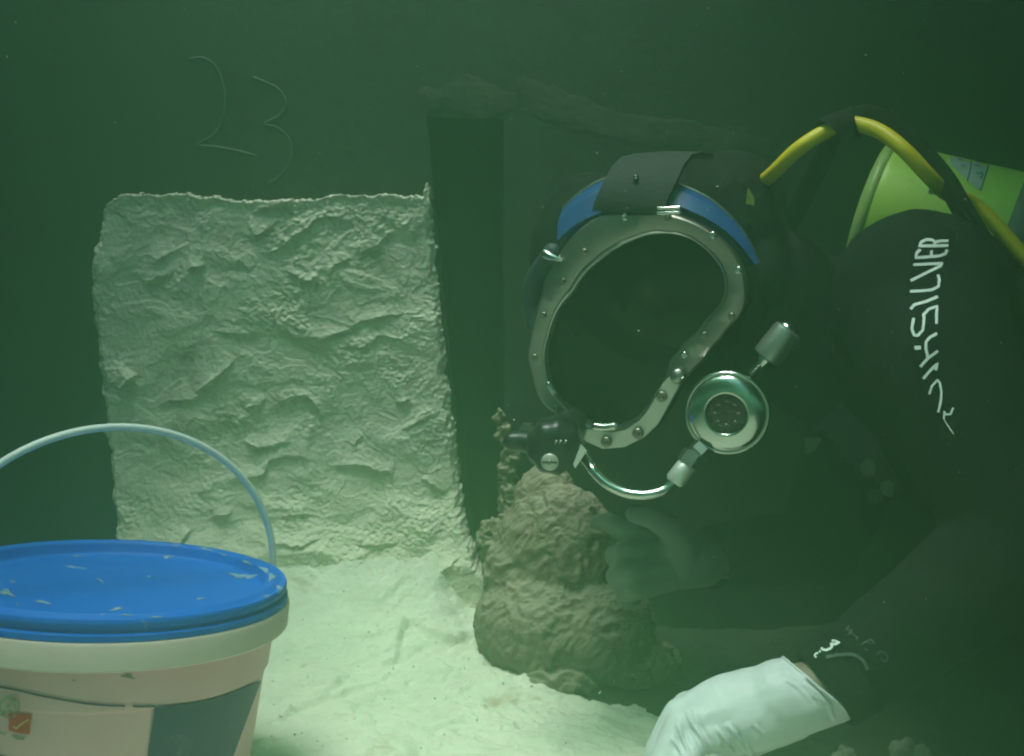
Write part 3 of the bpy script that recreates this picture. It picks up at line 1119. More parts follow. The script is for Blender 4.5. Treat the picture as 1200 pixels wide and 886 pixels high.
# print on the sleeve, traced stroke by stroke
a4 = lambda l: zpx(l, 1050, 270, 6.8125)
b4 = lambda l: zpx(l, 1050, 380, 5.91)
letters = [
    [a4([(415, 125), (300, 130), (185, 130), (200, 100), (240, 80), (285, 82), (310, 100), (300, 130)]), a4([(310, 100), (350, 90), (415, 88)])],
    [a4([(195, 158), (165, 185), (158, 222), (230, 218), (345, 210), (392, 190), (405, 158)]), a4([(280, 215), (278, 165)])],
    [a4([(138, 278), (250, 272), (368, 270), (350, 292), (240, 345), (120, 405)])],
    [a4([(115, 492), (220, 488), (290, 480), (338, 455), (345, 400), (335, 360)])],
    [a4([(120, 635), (150, 600), (240, 575), (335, 535)])],
    [a4([(322, 752), (322, 680), (328, 612), (260, 635), (222, 680), (225, 730), (215, 800), (175, 845), (148, 840), (132, 790), (145, 705)])],
    [b4([(285, 68), (235, 95), (210, 125), (208, 170), (220, 220), (218, 240)]), b4([(170, 295), (218, 240), (290, 185)])],
    [b4([(192, 378), (230, 330), (288, 270), (275, 320)])],
    [(b4([(235, 485), (250, 430), (288, 388), (305, 410), (318, 470), (312, 540), (296, 610)]), 2.6)],
    [(b4([(335, 655), (338, 600), (345, 625), (380, 625), (398, 580)]), 2.2), (b4([(335, 655), (360, 700), (400, 760)]), 1.0)],
]
for lt in letters:
    strokes(lt, BVHs, 'printed_letter', M_print, suit, 3.3)
strokes([(b4([(130, 160), (175, 158)]), 2.2), (b4([(132, 172), (176, 170)]), 2.2)], BVHs, 'printed_mark', M_print, suit)
c4 = lambda l: zpx(l, 940, 720, 9.842)
BVHc = BVHTree.FromPolygons([tuple(v) for v in suitV] + [tuple(v) for v in cuffV], [tuple(q_) for q_ in suitQ] + [tuple(i + len(suitV) for i in f_) for f_ in cuffF])
pc_ = surf(972, 760, BVHc, .0035)
pn_ = nrm(nrm(CO - pc_) + np.array([-.15, 0, .35]))
ex_, ey_, _ = frame_of(pn_)
BVHp = BVHTree.FromPolygons([tuple(pc_ + ex_ * a * .05 + ey_ * b * .05) for a, b in ((-1, -1), (1, -1), (1, 1), (-1, 1))], [(0, 1, 2, 3)])
strokes([(c4([(345, 312), (370, 310), (432, 335), (385, 352), (330, 345), (350, 378), (325, 402), (280, 420), (240, 412), (222, 392)]), 2.7)], BVHp, 'printed_numeral', M_print, suit, off=.002)
strokes([(c4([(165, 505), (148, 482), (158, 460), (190, 452)]), 2.0), (c4([(198, 432), (218, 438)]), 2.2)], BVHp, 'printed_mark', M_print, suit, off=.002)
faint = [c4([(560, 150), (520, 180), (545, 205), (585, 190)]), c4([(600, 200), (540, 245)]), c4([(570, 225), (610, 250), (650, 270), (630, 300)]),
         c4([(680, 360), (735, 320), (790, 350)]), c4([(735, 320), (790, 290), (840, 350)]), c4([(720, 400), (760, 420)]),
         c4([(860, 470), (900, 420), (960, 450), (985, 510), (940, 545), (900, 500)])]
strokes([(l, 1.5) for l in faint], BVHc, 'faded_letter', M_faint, suit, off=.002)
strokes([(spline(c4([(280, 505), (400, 480), (540, 465), (640, 490), (710, 550), (750, 640)]), 4), 4.0)], BVHc, 'seam_tape', M_faint, suit, off=.002)

# harness badge with four discs, and a small tag
decal([(985, 470), (1020, 500), (1055, 560), (1075, 610), (1050, 630), (1010, 600), (975, 560), (955, 500)], BVHs, 'chest_patch', M_badge, suit, 8, .003)
for x, y in [(1003, 558), (1021, 544), (1043, 568), (1022, 580)]:
    poly = [(x + 9.0 * math.cos(a) , y + 9.5 * math.sin(a)) for a in np.linspace(0, 2 * math.pi, 16)[:-1]]
    decal(poly, BVHs, 'patch_disc', M_disc, suit, 20, .005)
decal([(945, 504), (962, 506), (966, 515), (958, 528), (947, 534)], BVHs, 'harness_tag', M_disc, suit, 10, .004)

# gloves
V, Q, N = blob(hand_raw(n_wr, kn, f1, f2, f3, th, .0012, .029) + [back_pad(.0012)], .0011, 70)
ra, rb = P(930, 784, .90), P(1004, 842, .90)
rn = nrm(np.cross(nrm(rb - ra), nrm(CO - n_wr)))
if np.dot(rn, ax_n) > 0:
    rn = -rn
rn = nrm(rn * .9 - ax_n * .1)
px_, py_, _ = to_px(V)
hgt = np.zeros(len(V))
g7 = lambda l: zpx(l, 740, 760, 4.286)
WR = [([(230, 380), (250, 430), (285, 530)], 1.0), ([(205, 450), (240, 500), (262, 540)], .9), ([(270, 310), (310, 390), (350, 450), (390, 530)], 1.5),
      ([(305, 320), (335, 400), (375, 465), (400, 510)], 1.0), ([(430, 400), (470, 460), (520, 535)], 1.1), ([(485, 380), (520, 430), (560, 490), (590, 530)], 1.3),
      ([(620, 380), (650, 430)], .7), ([(780, 115), (860, 160), (930, 220), (990, 290), (1020, 360)], .9), ([(790, 135), (870, 190), (940, 260), (985, 330)], .7),
      ([(800, 108), (900, 160), (1000, 240), (1070, 310)], .9), ([(770, 150), (840, 195), (900, 260)], .6), ([(560, 450), (590, 500), (610, 540)], .8)]
for ln, am in WR:
    dd, ss, pp = seg_dist(px_, py_, g7(ln))
    fd = np.sin(np.clip(pp, .02, .98) * math.pi) ** .7
    hgt += 1.25 * am * fd * (.0018 * np.exp(-((dd * np.where(ss > 0, 1, .8)) / 2.0) ** 2) - .0011 * np.exp(-((dd - 4.2) / 2.4) ** 2))
hgt += .0008 * fbm(V[:, 0] * 40, V[:, 1] * 40, V[:, 2] * 40, 3)
V = V + N * hgt[:, None]
rim_o = (ra + rb) / 2
rim_o = rim_o + (n_wr - rim_o) * .2
V, Q = clip(V, Q, [lambda v: ((v - rim_o) @ rn > 0) & (np.linalg.norm(v - rim_o, axis=1) < .09)])
glove = obj('glove', V, Q, M_glove, person)
glove['label'] = 'white latex glove on the near hand'
# rolled rim: the open edge of the glove
me = glove.data
from collections import Counter
ec = Counter()
for p in me.polygons:
    for ek in p.edge_keys:
        ec[ek] += 1
bnd = [e for e, c in ec.items() if c == 1]
adj = {}
for a, b in bnd:
    adj.setdefault(a, []).append(b); adj.setdefault(b, []).append(a)
if adj:
    seen = set(); best = []
    for s0 in adj:
        if s0 in seen: continue
        loop = [s0]; seen.add(s0); cur = s0
        while True:
            nx = [n_ for n_ in adj[cur] if n_ not in seen]
            if not nx: break
            cur = nx[0]; seen.add(cur); loop.append(cur)
        if len(loop) > len(best): best = loop
    lp = np.array([V[i] for i in best])
    lp = np.vstack([lp, lp[:1]])
    for _ in range(6):
        lp[1:-1] = (lp[:-2] + lp[1:-1] * 2 + lp[2:]) / 4
    RV, RF = tube_raw(lp, .0013, 6, False)
    obj('rolled_rim', RV, RF, M_glove, glove)

V, Q, N = blob(hand_raw(f_wr, fkn, ff1, ff2, ff3, fth, .0016, .030), .003, 5)
V = V + N * (.0012 * fbm(V[:, 0] * 35, V[:, 1] * 35, V[:, 2] * 35, 3))[:, None]
V, Q = clip(V, Q, [lambda v: ((v - f_wr) @ ax_f < -.012)])
g2 = obj('glove', V, Q, M_glove2, person)
g2['label'] = 'white glove, coloured dark for shade, on the far hand pressing the mound'

# hood
hood_raws = [ball_raw(head_c + face_n * .012, [hx_ * .100, hy_ * .112, hz_ * .125]),
             ball_raw(P(848, 272, 1.20), [(.068, 0, 0), (0, .085, 0), (0, 0, .090)]),
             ball_raw(P(868, 245, 1.19), [(.050, 0, 0), (0, .05, 0), (0, 0, .058)]), ball_raw(P(880, 330, 1.17), [(.045, 0, 0), (0, .06, 0), (0, 0, .06)]),
             ball_raw(P(690, 300, 1.19), [(.065, 0, 0), (0, .08, 0), (0, 0, .09)]),
             capsule(head_c, .085, P(900, 360, 1.21), .088), capsule(P(900, 360, 1.21), .085, neck + (chest - neck) * .25, .085)]
HV, HQ, HN = blob(hood_raws, .005, 4)
HV = HV + HN * (.0025 * fbm(HV[:, 0] * 16, HV[:, 1] * 16, HV[:, 2] * 16, 3))[:, None]

# ================================================================ diving mask
mo = P(748, 385, 1.03)
mn = nrm((-.30, -.93, -.16))
mask = empty('diving_mask', mo, 'steel framed full face diving mask with black visor, blue band and chrome regulator', 'diving mask')
d_a = lambda l: zpx(l, 580, 160, 3.158)
d_b = lambda l: zpx(l, 580, 380, 3.158)
inner_px = d_a([(205, 720), (290, 570), (380, 460), (440, 415), (500, 385), (560, 362), (620, 355), (680, 360), (730, 378), (800, 430), (845, 490), (857, 550), (850, 595), (820, 640), (780, 680), (700, 765), (650, 830)]) \
    + d_b([(640, 180), (600, 250), (555, 320), (515, 358), (450, 385), (380, 388), (300, 335), (235, 275), (203, 215), (188, 150), (188, 90)])
outer_px = d_b([(140, 190), (125, 140), (124, 90)]) + d_a([(121, 790), (145, 690), (180, 570), (176, 545), (218, 472), (262, 400), (312, 345), (370, 302), (430, 290), (530, 284), (620, 280), (720, 308), (810, 358),
                    (890, 430), (925, 510), (933, 600), (908, 665), (870, 702), (800, 785), (738, 862)]) \
    + d_b([(698, 210), (662, 270), (625, 340), (592, 385), (545, 425), (490, 448), (420, 460), (345, 436), (285, 385), (230, 332), (180, 295), (155, 250)])
mc = np.array([742., 388.])


def by_angle(poly, n=144):
    p = np.array(poly) - mc
    a = np.unwrap(np.arctan2(p[:, 1], p[:, 0]))
    if a[-1] < a[0]:
        p = p[::-1]; a = np.unwrap(np.arctan2(p[:, 1], p[:, 0]))
    o_ = np.argsort(a); a = a[o_]; r = np.hypot(p[:, 0], p[:, 1])[o_]
    a3 = np.concatenate([a - 2 * math.pi, a, a + 2 * math.pi]); r3 = np.concatenate([r, r, r])
    th_ = np.linspace(0, 2 * math.pi, n, endpoint=False)
    th_ = th_ + a[0]
    rr = np.interp(th_, a3, r3)
    for _ in range(1):
        rr = (np.roll(rr, 1) + 2 * rr + np.roll(rr, -1)) / 4
    return np.mod(th_, 2 * math.pi), rr


NA = 144
tha, r_in0 = by_angle(inner_px, NA)
thb, r_out0 = by_angle(outer_px, NA)
TH = np.linspace(0, 2 * math.pi, NA, endpoint=False)
def regrid(th_, r):
    o_ = np.argsort(th_); a, b = th_[o_], r[o_]
    return np.interp(TH, np.concatenate([a - 2 * math.pi, a, a + 2 * math.pi]), np.concatenate([b, b, b]))
R_IN, R_OUT = regrid(tha, r_in0), regrid(thb, r_out0)


def mring(t, off, scale=1.0):
    """closed ring on the mask: t = 0 at the opening, 1 at the outer edge of the frame"""
    r = (R_IN + (R_OUT - R_IN) * t) * scale
    return [on_plane(mc[0] + r[i] * math.cos(TH[i]), mc[1] + r[i] * math.sin(TH[i]), mo, mn) + mn * off for i in range(NA)]


def loft(rings, closed_section=False):
    V = [v for r in rings for v in r]
    m = len(rings)
    Fc = []
    for j in range(m if closed_section else m - 1):
        j2 = (j + 1) % m
        for i in range(NA):
            i2 = (i + 1) % NA
            Fc.append((j * NA + i, j2 * NA + i, j2 * NA + i2, j * NA + i2))
    return V, Fc


V, Fc = loft([mring(0, -.014), mring(0.0, .0005), mring(.10, .0030), mring(.16, .0036), mring(.88, .0036), mring(.97, .0022), mring(1.0, -.001), mring(1.0, -.016)], True)
obj('port_frame', V, Fc, M_steel, mask, sharp=35)
V, Fc = loft([mring(-.05, -.012), mring(-.05, .002), mring(-.02, .0044), mring(.06, .0050), mring(.10, .0042), mring(.10, .002)])
obj('retainer_ring', V, Fc, M_bright, mask, sharp=50)
vr = mring(-.02, -.009)
V = [np.mean(vr, axis=0)] + vr
Fc = [(0, 1 + i, 1 + (i + 1) % NA) for i in range(NA)]
vr2 = [v - mn * .004 for v in vr]
b_ = len(V); V += [np.mean(vr2, axis=0)] + vr2
Fc += [(b_, b_ + 1 + (i + 1) % NA, b_ + 1 + i) for i in range(NA)]
obj('visor', V, Fc, M_glass, mask, smooth=False)
V, Fc = loft([mring(.96, -.012), mring(1.10, -.016), mring(1.14, -.030), mring(1.12, -.07), mring(.9, -.10)])
obj('mask_shell', V, Fc, M_blackpl, mask)

# hood opening where the face is
q_ = (HV - mo)
off_ = q_ @ mn
foot = HV - np.outer(off_, mn)
fpx, fpy, _ = to_px(foot)
ang = np.arctan2(fpy - mc[1], fpx - mc[0]) % (2 * math.pi)
rin = np.interp(ang, np.append(TH, 2 * math.pi), np.append(R_IN, R_IN[0]))
rout = np.interp(ang, np.append(TH, 2 * math.pi), np.append(R_OUT, R_OUT[0]))
rad = np.hypot(fpx - mc[0], fpy - mc[1])
# keep the hood behind the mask
push = (rad < rout * 1.04) & (off_ > -.024)
HV2, HQ2 = clip(HV, HQ, [lambda v: ((rad < rin * 1.02) & (off_ > -.17)) | push])
obj('hood', HV2, HQ2, M_neo2, person)

# screws on the frame
sv, sf = lathe_raw([(0, .0012), (.0014, .0012), (.0016, .0024), (.0034, .0024), (.0042, .0014), (.0043, -.001)], (0, 0, 0), (0, 0, 1), 16)
sm = bpy.data.meshes.new('screw'); sm.from_pydata([tuple(v) for v in sv], [], sf); sm.materials.append(M_screw)
for p_ in sm.polygons: p_.use_smooth = True
sm2 = sm.copy(); sm2.materials[0] = M_chrome
for i, (x, y) in enumerate([(686, 295), (661, 329), (733, 254), (784, 255), (836, 275), (866, 316), (858, 370), (803, 415), (638.6, 369), (628, 418), (826, 392), (652, 478)]):
    p = on_plane(x, y, mo, mn) + mn * .0034
    inst('screw', sm2 if i in (2, 4, 5, 7) else sm, mat_at(p, mn, s=.85), mask)

# lower bracket, bent a little downwards so that it mirrors the silt
br = [(683, 503), (686, 517), (706, 526), (732, 524), (756, 511), (771, 497), (788, 466), (800, 444), (789, 437), (776, 450), (765, 472), (757, 484), (748, 494), (733, 504), (716, 507), (700, 505)]
bo = on_plane(740, 490, mo, mn) + mn * .006
bnrm = nrm(mn + np.array([0, -.25, -.75]))
top = [on_plane(x, y, bo, nrm(mn * .86 + bnrm * .14)) for x, y in br]
V = top + [v - mn * .009 for v in top]
n_ = len(top)
Fc = [tuple(range(n_))[::-1], tuple(range(n_, 2 * n_))] + [(i, (i + 1) % n_, (i + 1) % n_ + n_, i + n_) for i in range(n_)]
brk = obj('clamp_bracket', V, Fc, make('satin_clamp_steel', (.66, .66, .60), (.56, .56, .50), 40, .5, .6), mask, smooth=False)
for x, y in [(711, 517), (748, 507), (776, 464)]:
    inst('bracket_screw', sm, mat_at(on_plane(x, y, bo, mn) + mn * .0015, mn, s=1.25), brk)
V, Fc = lathe_raw([(0, .011), (.005, .011), (.0072, .009), (.0076, .002), (.0065, 0), (0, 0)], on_plane(796, 440, mo, mn) + mn * .005, nrm(mn + np.array([.1, 0, .3])), 20)
obj('thumb_nut', V, Fc, M_bright, mask)
# chrome lips inside the opening
for pts, w_ in (([(699, 498), (710, 499.5), (721, 498)], .0042), ([(645, 449), (648, 455), (651, 460)], .003)):
    V, Fc = tube_raw([on_plane(x, y, mo, mn) + mn * .005 for x, y in pts], w_, 10, True, True)
    obj('lip_clip', V, Fc, M_chrome, mask)
# white double bar clip on top
for y in (242.5, 248.0):
    V, Fc = tube_raw([on_plane(773, y + 1, mo, mn) + mn * .008, on_plane(798, y - 1.5 + 1.5, mo, mn) + mn * .008], .0017, 8, True, True)
    obj('latch_bar', V, Fc, M_chrome, mask)
V, Fc = tube_raw([on_plane(640, 297, mo, mn) + mn * .002, on_plane(647, 300, mo, mn) + mn * .006, on_plane(660, 304, mo, mn) + mn * .006], [.005, .004, .0015], 10, True, True)
obj('side_latch', V, Fc, M_chrome, mask)

# blue band round the top of the mask
def band(front, back, off_f, off_b, thick, name, mat, n=5):
    fr_ = [on_plane(*p, mo, mn) + mn * off_f for p in spline(front, n)]
    bk_ = [on_plane(*p, mo, mn) + mn * off_b for p in spline(back, n)]
    m = len(fr_)
    ctr = mo
    outw = [nrm(b - ctr - mn * np.dot(b - ctr, mn)) for b in bk_]
    mid = [(a + b) / 2 + o_ * .003 for a, b, o_ in zip(fr_, bk_, outw)]
    V = fr_ + mid + bk_ + [b - o_ * thick - mn * .002 for b, o_ in zip(bk_, outw)] + [a - o_ * thick - mn * .002 for a, o_ in zip(fr_, outw)]
    Fc = []
    for j in range(4):
        for i in range(m - 1):
            Fc.append((j * m + i, j * m + i + 1, (j + 1) * m + i + 1, (j + 1) * m + i))
    return obj(name, V, Fc, mat, mask)


front = [(650, 284), (662, 272), (680, 260), (705, 249), (740, 243), (780, 240), (812, 250), (843, 267), (867, 289), (884, 312)]
back = [(650, 247), (668, 230), (690, 216), (715, 207), (745, 204), (785, 216), (824, 234), (853, 258), (874, 285), (886, 311)]
band(front, back, -.008, -.028, .006, 'blue_band', M_blue)
rim_pts = [on_plane(*p, mo, mn) - mn * .028 for p in spline(back[5:], 5)]
V, Fc = tube_raw(rim_pts, .0014, 6)
obj('band_rim', V, Fc, M_bright, mask)
rim_pts = [on_plane(*p, mo, mn) - mn * .028 for p in spline(back[:4], 5)]
V, Fc = tube_raw(rim_pts, .0012, 6)
obj('band_rim', V, Fc, M_bright, mask)
# rubber head strap: tab in front, running back over the hood
def strip(rows, thick, name, mat, parent):
    """rows: list of (left point, right point, thickness direction)"""
    V, Fc = [], []
    for l, r, nn in rows:
        l = np.asarray(l); r = np.asarray(r)
        V += [l, (l + r) / 2 + nn * thick * .3, r, r - nn * thick, (l + r) / 2 - nn * thick * .7, l - nn * thick]
    for j in range(len(rows) - 1):
        for i in range(6):
            i2 = (i + 1) % 6
            Fc.append((j * 6 + i, j * 6 + i2, (j + 1) * 6 + i2, (j + 1) * 6 + i))
    Fc.append((5, 4, 3, 2, 1, 0)); b0 = (len(rows) - 1) * 6; Fc.append(tuple(b0 + i for i in range(6)))
    return obj(name, V, Fc, mat, parent, sharp=50)


upw = nrm(UP - mn * np.dot(UP, mn))
mp = lambda x, y, off: on_plane(x, y, mo, mn) + mn * off
rows = [(mp(695, 247, .004), mp(775, 251, .004), mn), (mp(698, 236, .005), mp(780, 240, .005), mn), (mp(704, 214, -.010), mp(790, 214, -.010), nrm(mn + upw * .4)),
        (mp(711, 196, -.022), mp(797, 194, -.022), nrm(mn + upw * .8)), (mp(716, 186, -.045), mp(802, 183, -.045), nrm(mn * .5 + upw)), (mp(722, 184, -.09), mp(806, 182, -.09), upw),
        (mp(730, 190, -.14), mp(812, 188, -.14), nrm(upw - mn * .4))]
tab = strip(rows, .005, 'strap_tab', M_rubber, mask)
V, Fc = lathe_raw([(0, .004), (.0018, .0035), (.0026, .0015), (.0028, 0)], mp(743, 209, -.0095), nrm(mn + upw * .6), 14)
obj('snap_stud', V, Fc, M_chrome, tab)
# blue-grey cushion at the left cheek
V, Fc = tube_raw(spline([mp(640, 300, -.022), mp(618, 330, -.03), mp(611, 362, -.035), mp(620, 390, -.03)], 6), [.010] * 19, 10, True, True)
obj('cheek_cushion', V, Fc, make('blue_grey_rubber', (.02, .03, .045), (.03, .042, .06), 30, .6), mask)

# --- regulator
ro = P(852, 484, .975)
rgn = nrm(CO - ro) * .9 + np.array([-.10, 0, -.14])
rgn = nrm(rgn)
V, Fc = lathe_raw([(.010, -.028), (.030, -.026), (.0335, -.018), (.0345, -.006), (.0368, -.004), (.0376, -.0015), (.0372, .0012), (.0352, .0020), (.0342, .0008)], ro, rgn, 64)
reg = obj('regulator', V, Fc, M_chrome, mask)
V, Fc = lathe_raw([(.0345, .0006), (.0337, .0032), (.0322, .0048), (.0290, .0062), (.0245, .0074), (.0200, .0081), (.0186, .0081), (.0177, .0070), (.0172, .0050)], ro, rgn, 64)
obj('regulator_cover', V, Fc, M_chrome, reg)
V, Fc = lathe_raw([(0, .0067), (.003, .0065), (.005, .0053), (.007, .0063), (.009, .0050), (.011, .0063), (.0128, .0067), (.0150, .0053), (.0174, .0049)], ro, rgn, 48)
obj('purge_button', V, Fc, make('dark_purge_rubber', (.03, .028, .024), (.06, .055, .045), 150, .45, bump=.6, bscale=260), reg)
for a in range(0, 360, 45):
    x_, y_, _ = frame_of(rgn)
    c_ = ro + rgn * .0060 + .0105 * (math.cos(R(a)) * x_ + math.sin(R(a)) * y_)
    V, Fc = tube_raw([c_ - x_ * .0016, c_ + y_ * .0012, c_ + x_ * .0018], .0008, 6)
    obj('purge_mark', V, Fc, M_screw, reg)
V, Fc = tube_raw([ro - rgn * .024, P(846, 470, 1.06), P(825, 430, 1.12)], [.024, .024, .026], 24)
obj('regulator_neck', V, Fc, M_blackpl, reg)
# adjusting knob with stem
k0, k1, k2, k3 = P(880, 440, .985), P(893, 426, .982), P(897, 420, .982), P(926, 384, .975)
V, Fc = tube_raw([k0, k1, k1 + (k2 - k1) * .5, k2], [.0048, .0048, .0075, .0078], 16)
stem = obj('knob_stem', V, Fc, M_chrome, reg)
kd = nrm(k3 - k2)
kv, kf = tube_raw([k2, k2 + kd * .001, k2 + kd * .003, k2 + kd * .029, k2 + kd * .032, k2 + kd * .034], [.008, .0128, .0136, .0136, .0125, .008], 36)
kv = np.array(kv)
for i in range(2, 4):          # knurled grip
    ringv = kv[i * 36:(i + 1) * 36]; c_ = ringv.mean(0)
    f_ = np.where(np.arange(36) % 2 == 0, 1.0, .93)[:, None]
    kv[i * 36:(i + 1) * 36] = c_ + (ringv - c_) * f_
knob = obj('adjusting_knob', kv, kf, make('satin_nickel', (.40, .43, .40), (.34, .37, .34), 60, .38, .85), reg, sharp=40)
V, Fc = lathe_raw([(0, .004), (.006, .0035), (.009, .001), (.0095, -.001)], k2 + kd * .034, kd, 24)
obj('knob_cap', V, Fc, M_chrome, knob)
# bent chrome tube to the side block
h0, h1, h2 = P(826, 524, .985), P(812, 538, .985), P(790, 565, .985)
V, Fc = tube_raw([h0, h0 + (h1 - h0) * .5, h1], [.0105, .0110, .0090], 6)
obj('hex_nut', V, Fc, M_bright, reg, smooth=False)
V, Fc = tube_raw([P(815, 532, .985), P(806, 545, .985)], [.0115, .0115], 6)
obj('hex_nut', V, Fc, M_bright, reg, smooth=False)
V, Fc = tube_raw([P(807, 542, .985), P(805, 545, .985), P(791, 563, .985), P(789, 566, .985)], [.007, .0088, .0088, .0065], 20)
obj('tube_fitting', V, Fc, make('satin_fitting', (.70, .72, .66), (.60, .62, .57), 30, .4, .5), reg, sharp=40)
V, Fc = tube_raw(spline([P(792, 562, .985), P(779, 574, .985), P(758, 580, .985), P(735, 578, .99), P(714, 569, .995), P(700, 557, 1.0), P(692, 547, 1.005), P(680, 530, 1.03)], 7), .0046, 14)
obj('air_tube', V, Fc, M_chrome, mask)
# side block, black valve knob and its slotted screw
vo = P(650, 522, 1.01)
vn = nrm(nrm(CO - vo) + np.array([-.10, 0, -.25]))
V, Fc = lathe_raw([(0, .020), (.012, .0195), (.020, .017), (.0245, .011), (.026, .002), (.0255, -.012), (.020, -.02), (.018, -.05), (0, -.05)], vo, vn, 48)
V = np.array(V)
ang_ = np.arctan2((V - vo) @ frame_of(vn)[1], (V - vo) @ frame_of(vn)[0])
V = V + (V - vo - np.outer((V - vo) @ vn, vn)) * (.035 * np.cos(ang_ * 9))[:, None]
vk = obj('valve_knob', V, Fc, M_blackpl, mask)
so = on_plane(644.5, 541, vo + vn * .0185, vn)
V, Fc = lathe_raw([(0, .003), (.0072, .003), (.0080, .0018), (.0082, -.006)], so, vn, 28)
sc_ = obj('screw_cap', V, Fc, make('satin_screw_cap', (.60, .60, .52), (.52, .52, .46), 80, .4, .35), vk)
xx, yy, zz = frame_of(vn)
V, Fc = tube_raw([so + vn * .0028 - xx * .0068, so + vn * .0028 + xx * .0068], .0009, 6)
obj('screw_slot', V, Fc, M_blackpl, sc_)
V, Fc = lathe_raw([(0, .0042), (.0022, .004), (.0026, .0028)], so, vn, 12)
obj('screw_pin', V, Fc, M_screw, sc_)
for dx in (0, 5, 11):  # small bright bits standing in for glints on the black knob
    p0 = on_plane(650 + dx, 520, vo + vn * .0192, vn); p1 = on_plane(653 + dx, 516, vo + vn * .0192, vn)
    V, Fc = tube_raw([p0, p1], .0010, 6)
    obj('knob_glint', V, Fc, M_bright, vk)
V, Fc = tube_raw([P(600, 517, 1.03), P(612, 517, 1.03), P(632, 522, 1.02)], [.009, .010, .011], 16, True, True)
obj('valve_stem', V, Fc, M_blackpl, mask)
V, Fc = tube_raw([vo - vn * .012, mp(668, 500, -.012), mp(672, 492, -.030)], [.019, .017, .014], 18, True, True)
obj('side_block', V, Fc, M_blackpl, mask)
tb = [(672, 545), (681, 521), (688, 528), (674, 549)]
t0_ = [P(x, y, .985) for x, y in tb]
V = t0_ + [v + FW * .006 for v in t0_]
Fc = [(3, 2, 1, 0), (4, 5, 6, 7)] + [(i, (i + 1) % 4, (i + 1) % 4 + 4, i + 4) for i in range(4)]
obj('valve_lever', V, Fc, make('pale_lever_plastic', (.55, .58, .50), None, rough=.5), mask, smooth=False)
V, Fc = lathe_raw([(0, .008), (.007, .008), (.0085, .004), (.009, -.03), (0, -.03)], P(618, 505, 1.05), nrm(CO - P(618, 505, 1.05)), 6)
obj('union_nut', V, Fc, M_screw, mask, smooth=False)

# small lime fleck on the hood strap
V, Fc = [], []
fk = [P(877, 220, 1.11), P(884, 232, 1.11), P(884, 241, 1.11), P(875, 239, 1.11)]
V = fk + [v + FW * .004 for v in fk]
Fc = [(3, 2, 1, 0), (4, 5, 6, 7)] + [(i, (i + 1) % 4, (i + 1) % 4 + 4, i + 4) for i in range(4)]
obj('strap_tag', V, Fc, make('lime_tag', (.16, .22, .03), None, rough=.5), mask, smooth=False)

# ================================================================ tank
t_a = P(1016, 252, 1.27)
t_b = P(1330, 332, 1.16)
tdir = nrm(t_b - t_a)
tank = empty('air_tank', t_a, 'lime yellow air tank with white label lying across the back of the diver', 'air tank')
V, Fc = lathe_raw([(0, .004), (.050, .002), (.072, 0), (.081, .003), (.085, .010), (.0855, .020), (.0855, .44), (.080, .475), (.055, .515), (.022, .535), (.020, .56), (0, .56)], t_a, tdir, 64)
cyl = obj('cylinder', V, Fc, M_tank, tank)
BVHt = BVHTree.FromPolygons([tuple(v) for v in V], Fc)
V, Fc = lathe_raw([(.074, -.002), (.083, .000), (.0862, .006), (.0863, .012), (.0850, .0125)], t_a, tdir, 64)
obj('clear_boot', V, Fc, make('cloudy_clear_boot', (.34, .48, .12), (.42, .56, .20), 60, .35), tank)
V, Fc = lathe_raw([(0, 0), (.016, 0), (.018, .004), (.018, .03), (.013, .034), (.013, .06), (0, .06)], t_a + tdir * .56, tdir, 20)
obj('valve', V, Fc, M_bright, tank)
decal(zpx([(690, 530), (705, 470), (940, 500), (930, 560), (880, 700), (830, 660)], 980, 90, 5.214), BVHt, 'label', M_label, tank, 5, .0007)
decal(zpx([(560, 715), (585, 610), (660, 640), (705, 745), (690, 745), (625, 720)], 980, 90, 5.214), BVHt, 'label', M_ink, tank, 5, .0007)
decal(zpx([(625, 722), (635, 690), (660, 690), (712, 745)], 980, 90, 5.214), BVHt, 'label', M_label, tank, 5, .0012)
e4 = lambda l: zpx(l, 980, 90, 5.214)
strokes([(e4([(825, 520), (815, 580), (800, 640)]), 1.2), (e4([(930, 545), (900, 640), (880, 700)]), 1.2), (e4([(855, 585), (870, 600), (885, 585), (895, 605), (880, 625)]), 1.3),
         (e4([(745, 510), (780, 515)]), .9), (e4([(850, 520), (910, 530)]), .9), (e4([(760, 545), (790, 550)]), .9), (e4([(845, 545), (880, 550)]), .9)], BVHt, 'label_print', M_ink, tank, off=.0011)
for s0, w_ in ((.150, .020),):
    V, Fc = lathe_raw([(.0860, 0), (.0885, .001), (.0885, w_ - .001), (.0860, w_)], t_a + tdir * s0, tdir, 64)
    obj('tank_strap', V, Fc, M_grey, tank)

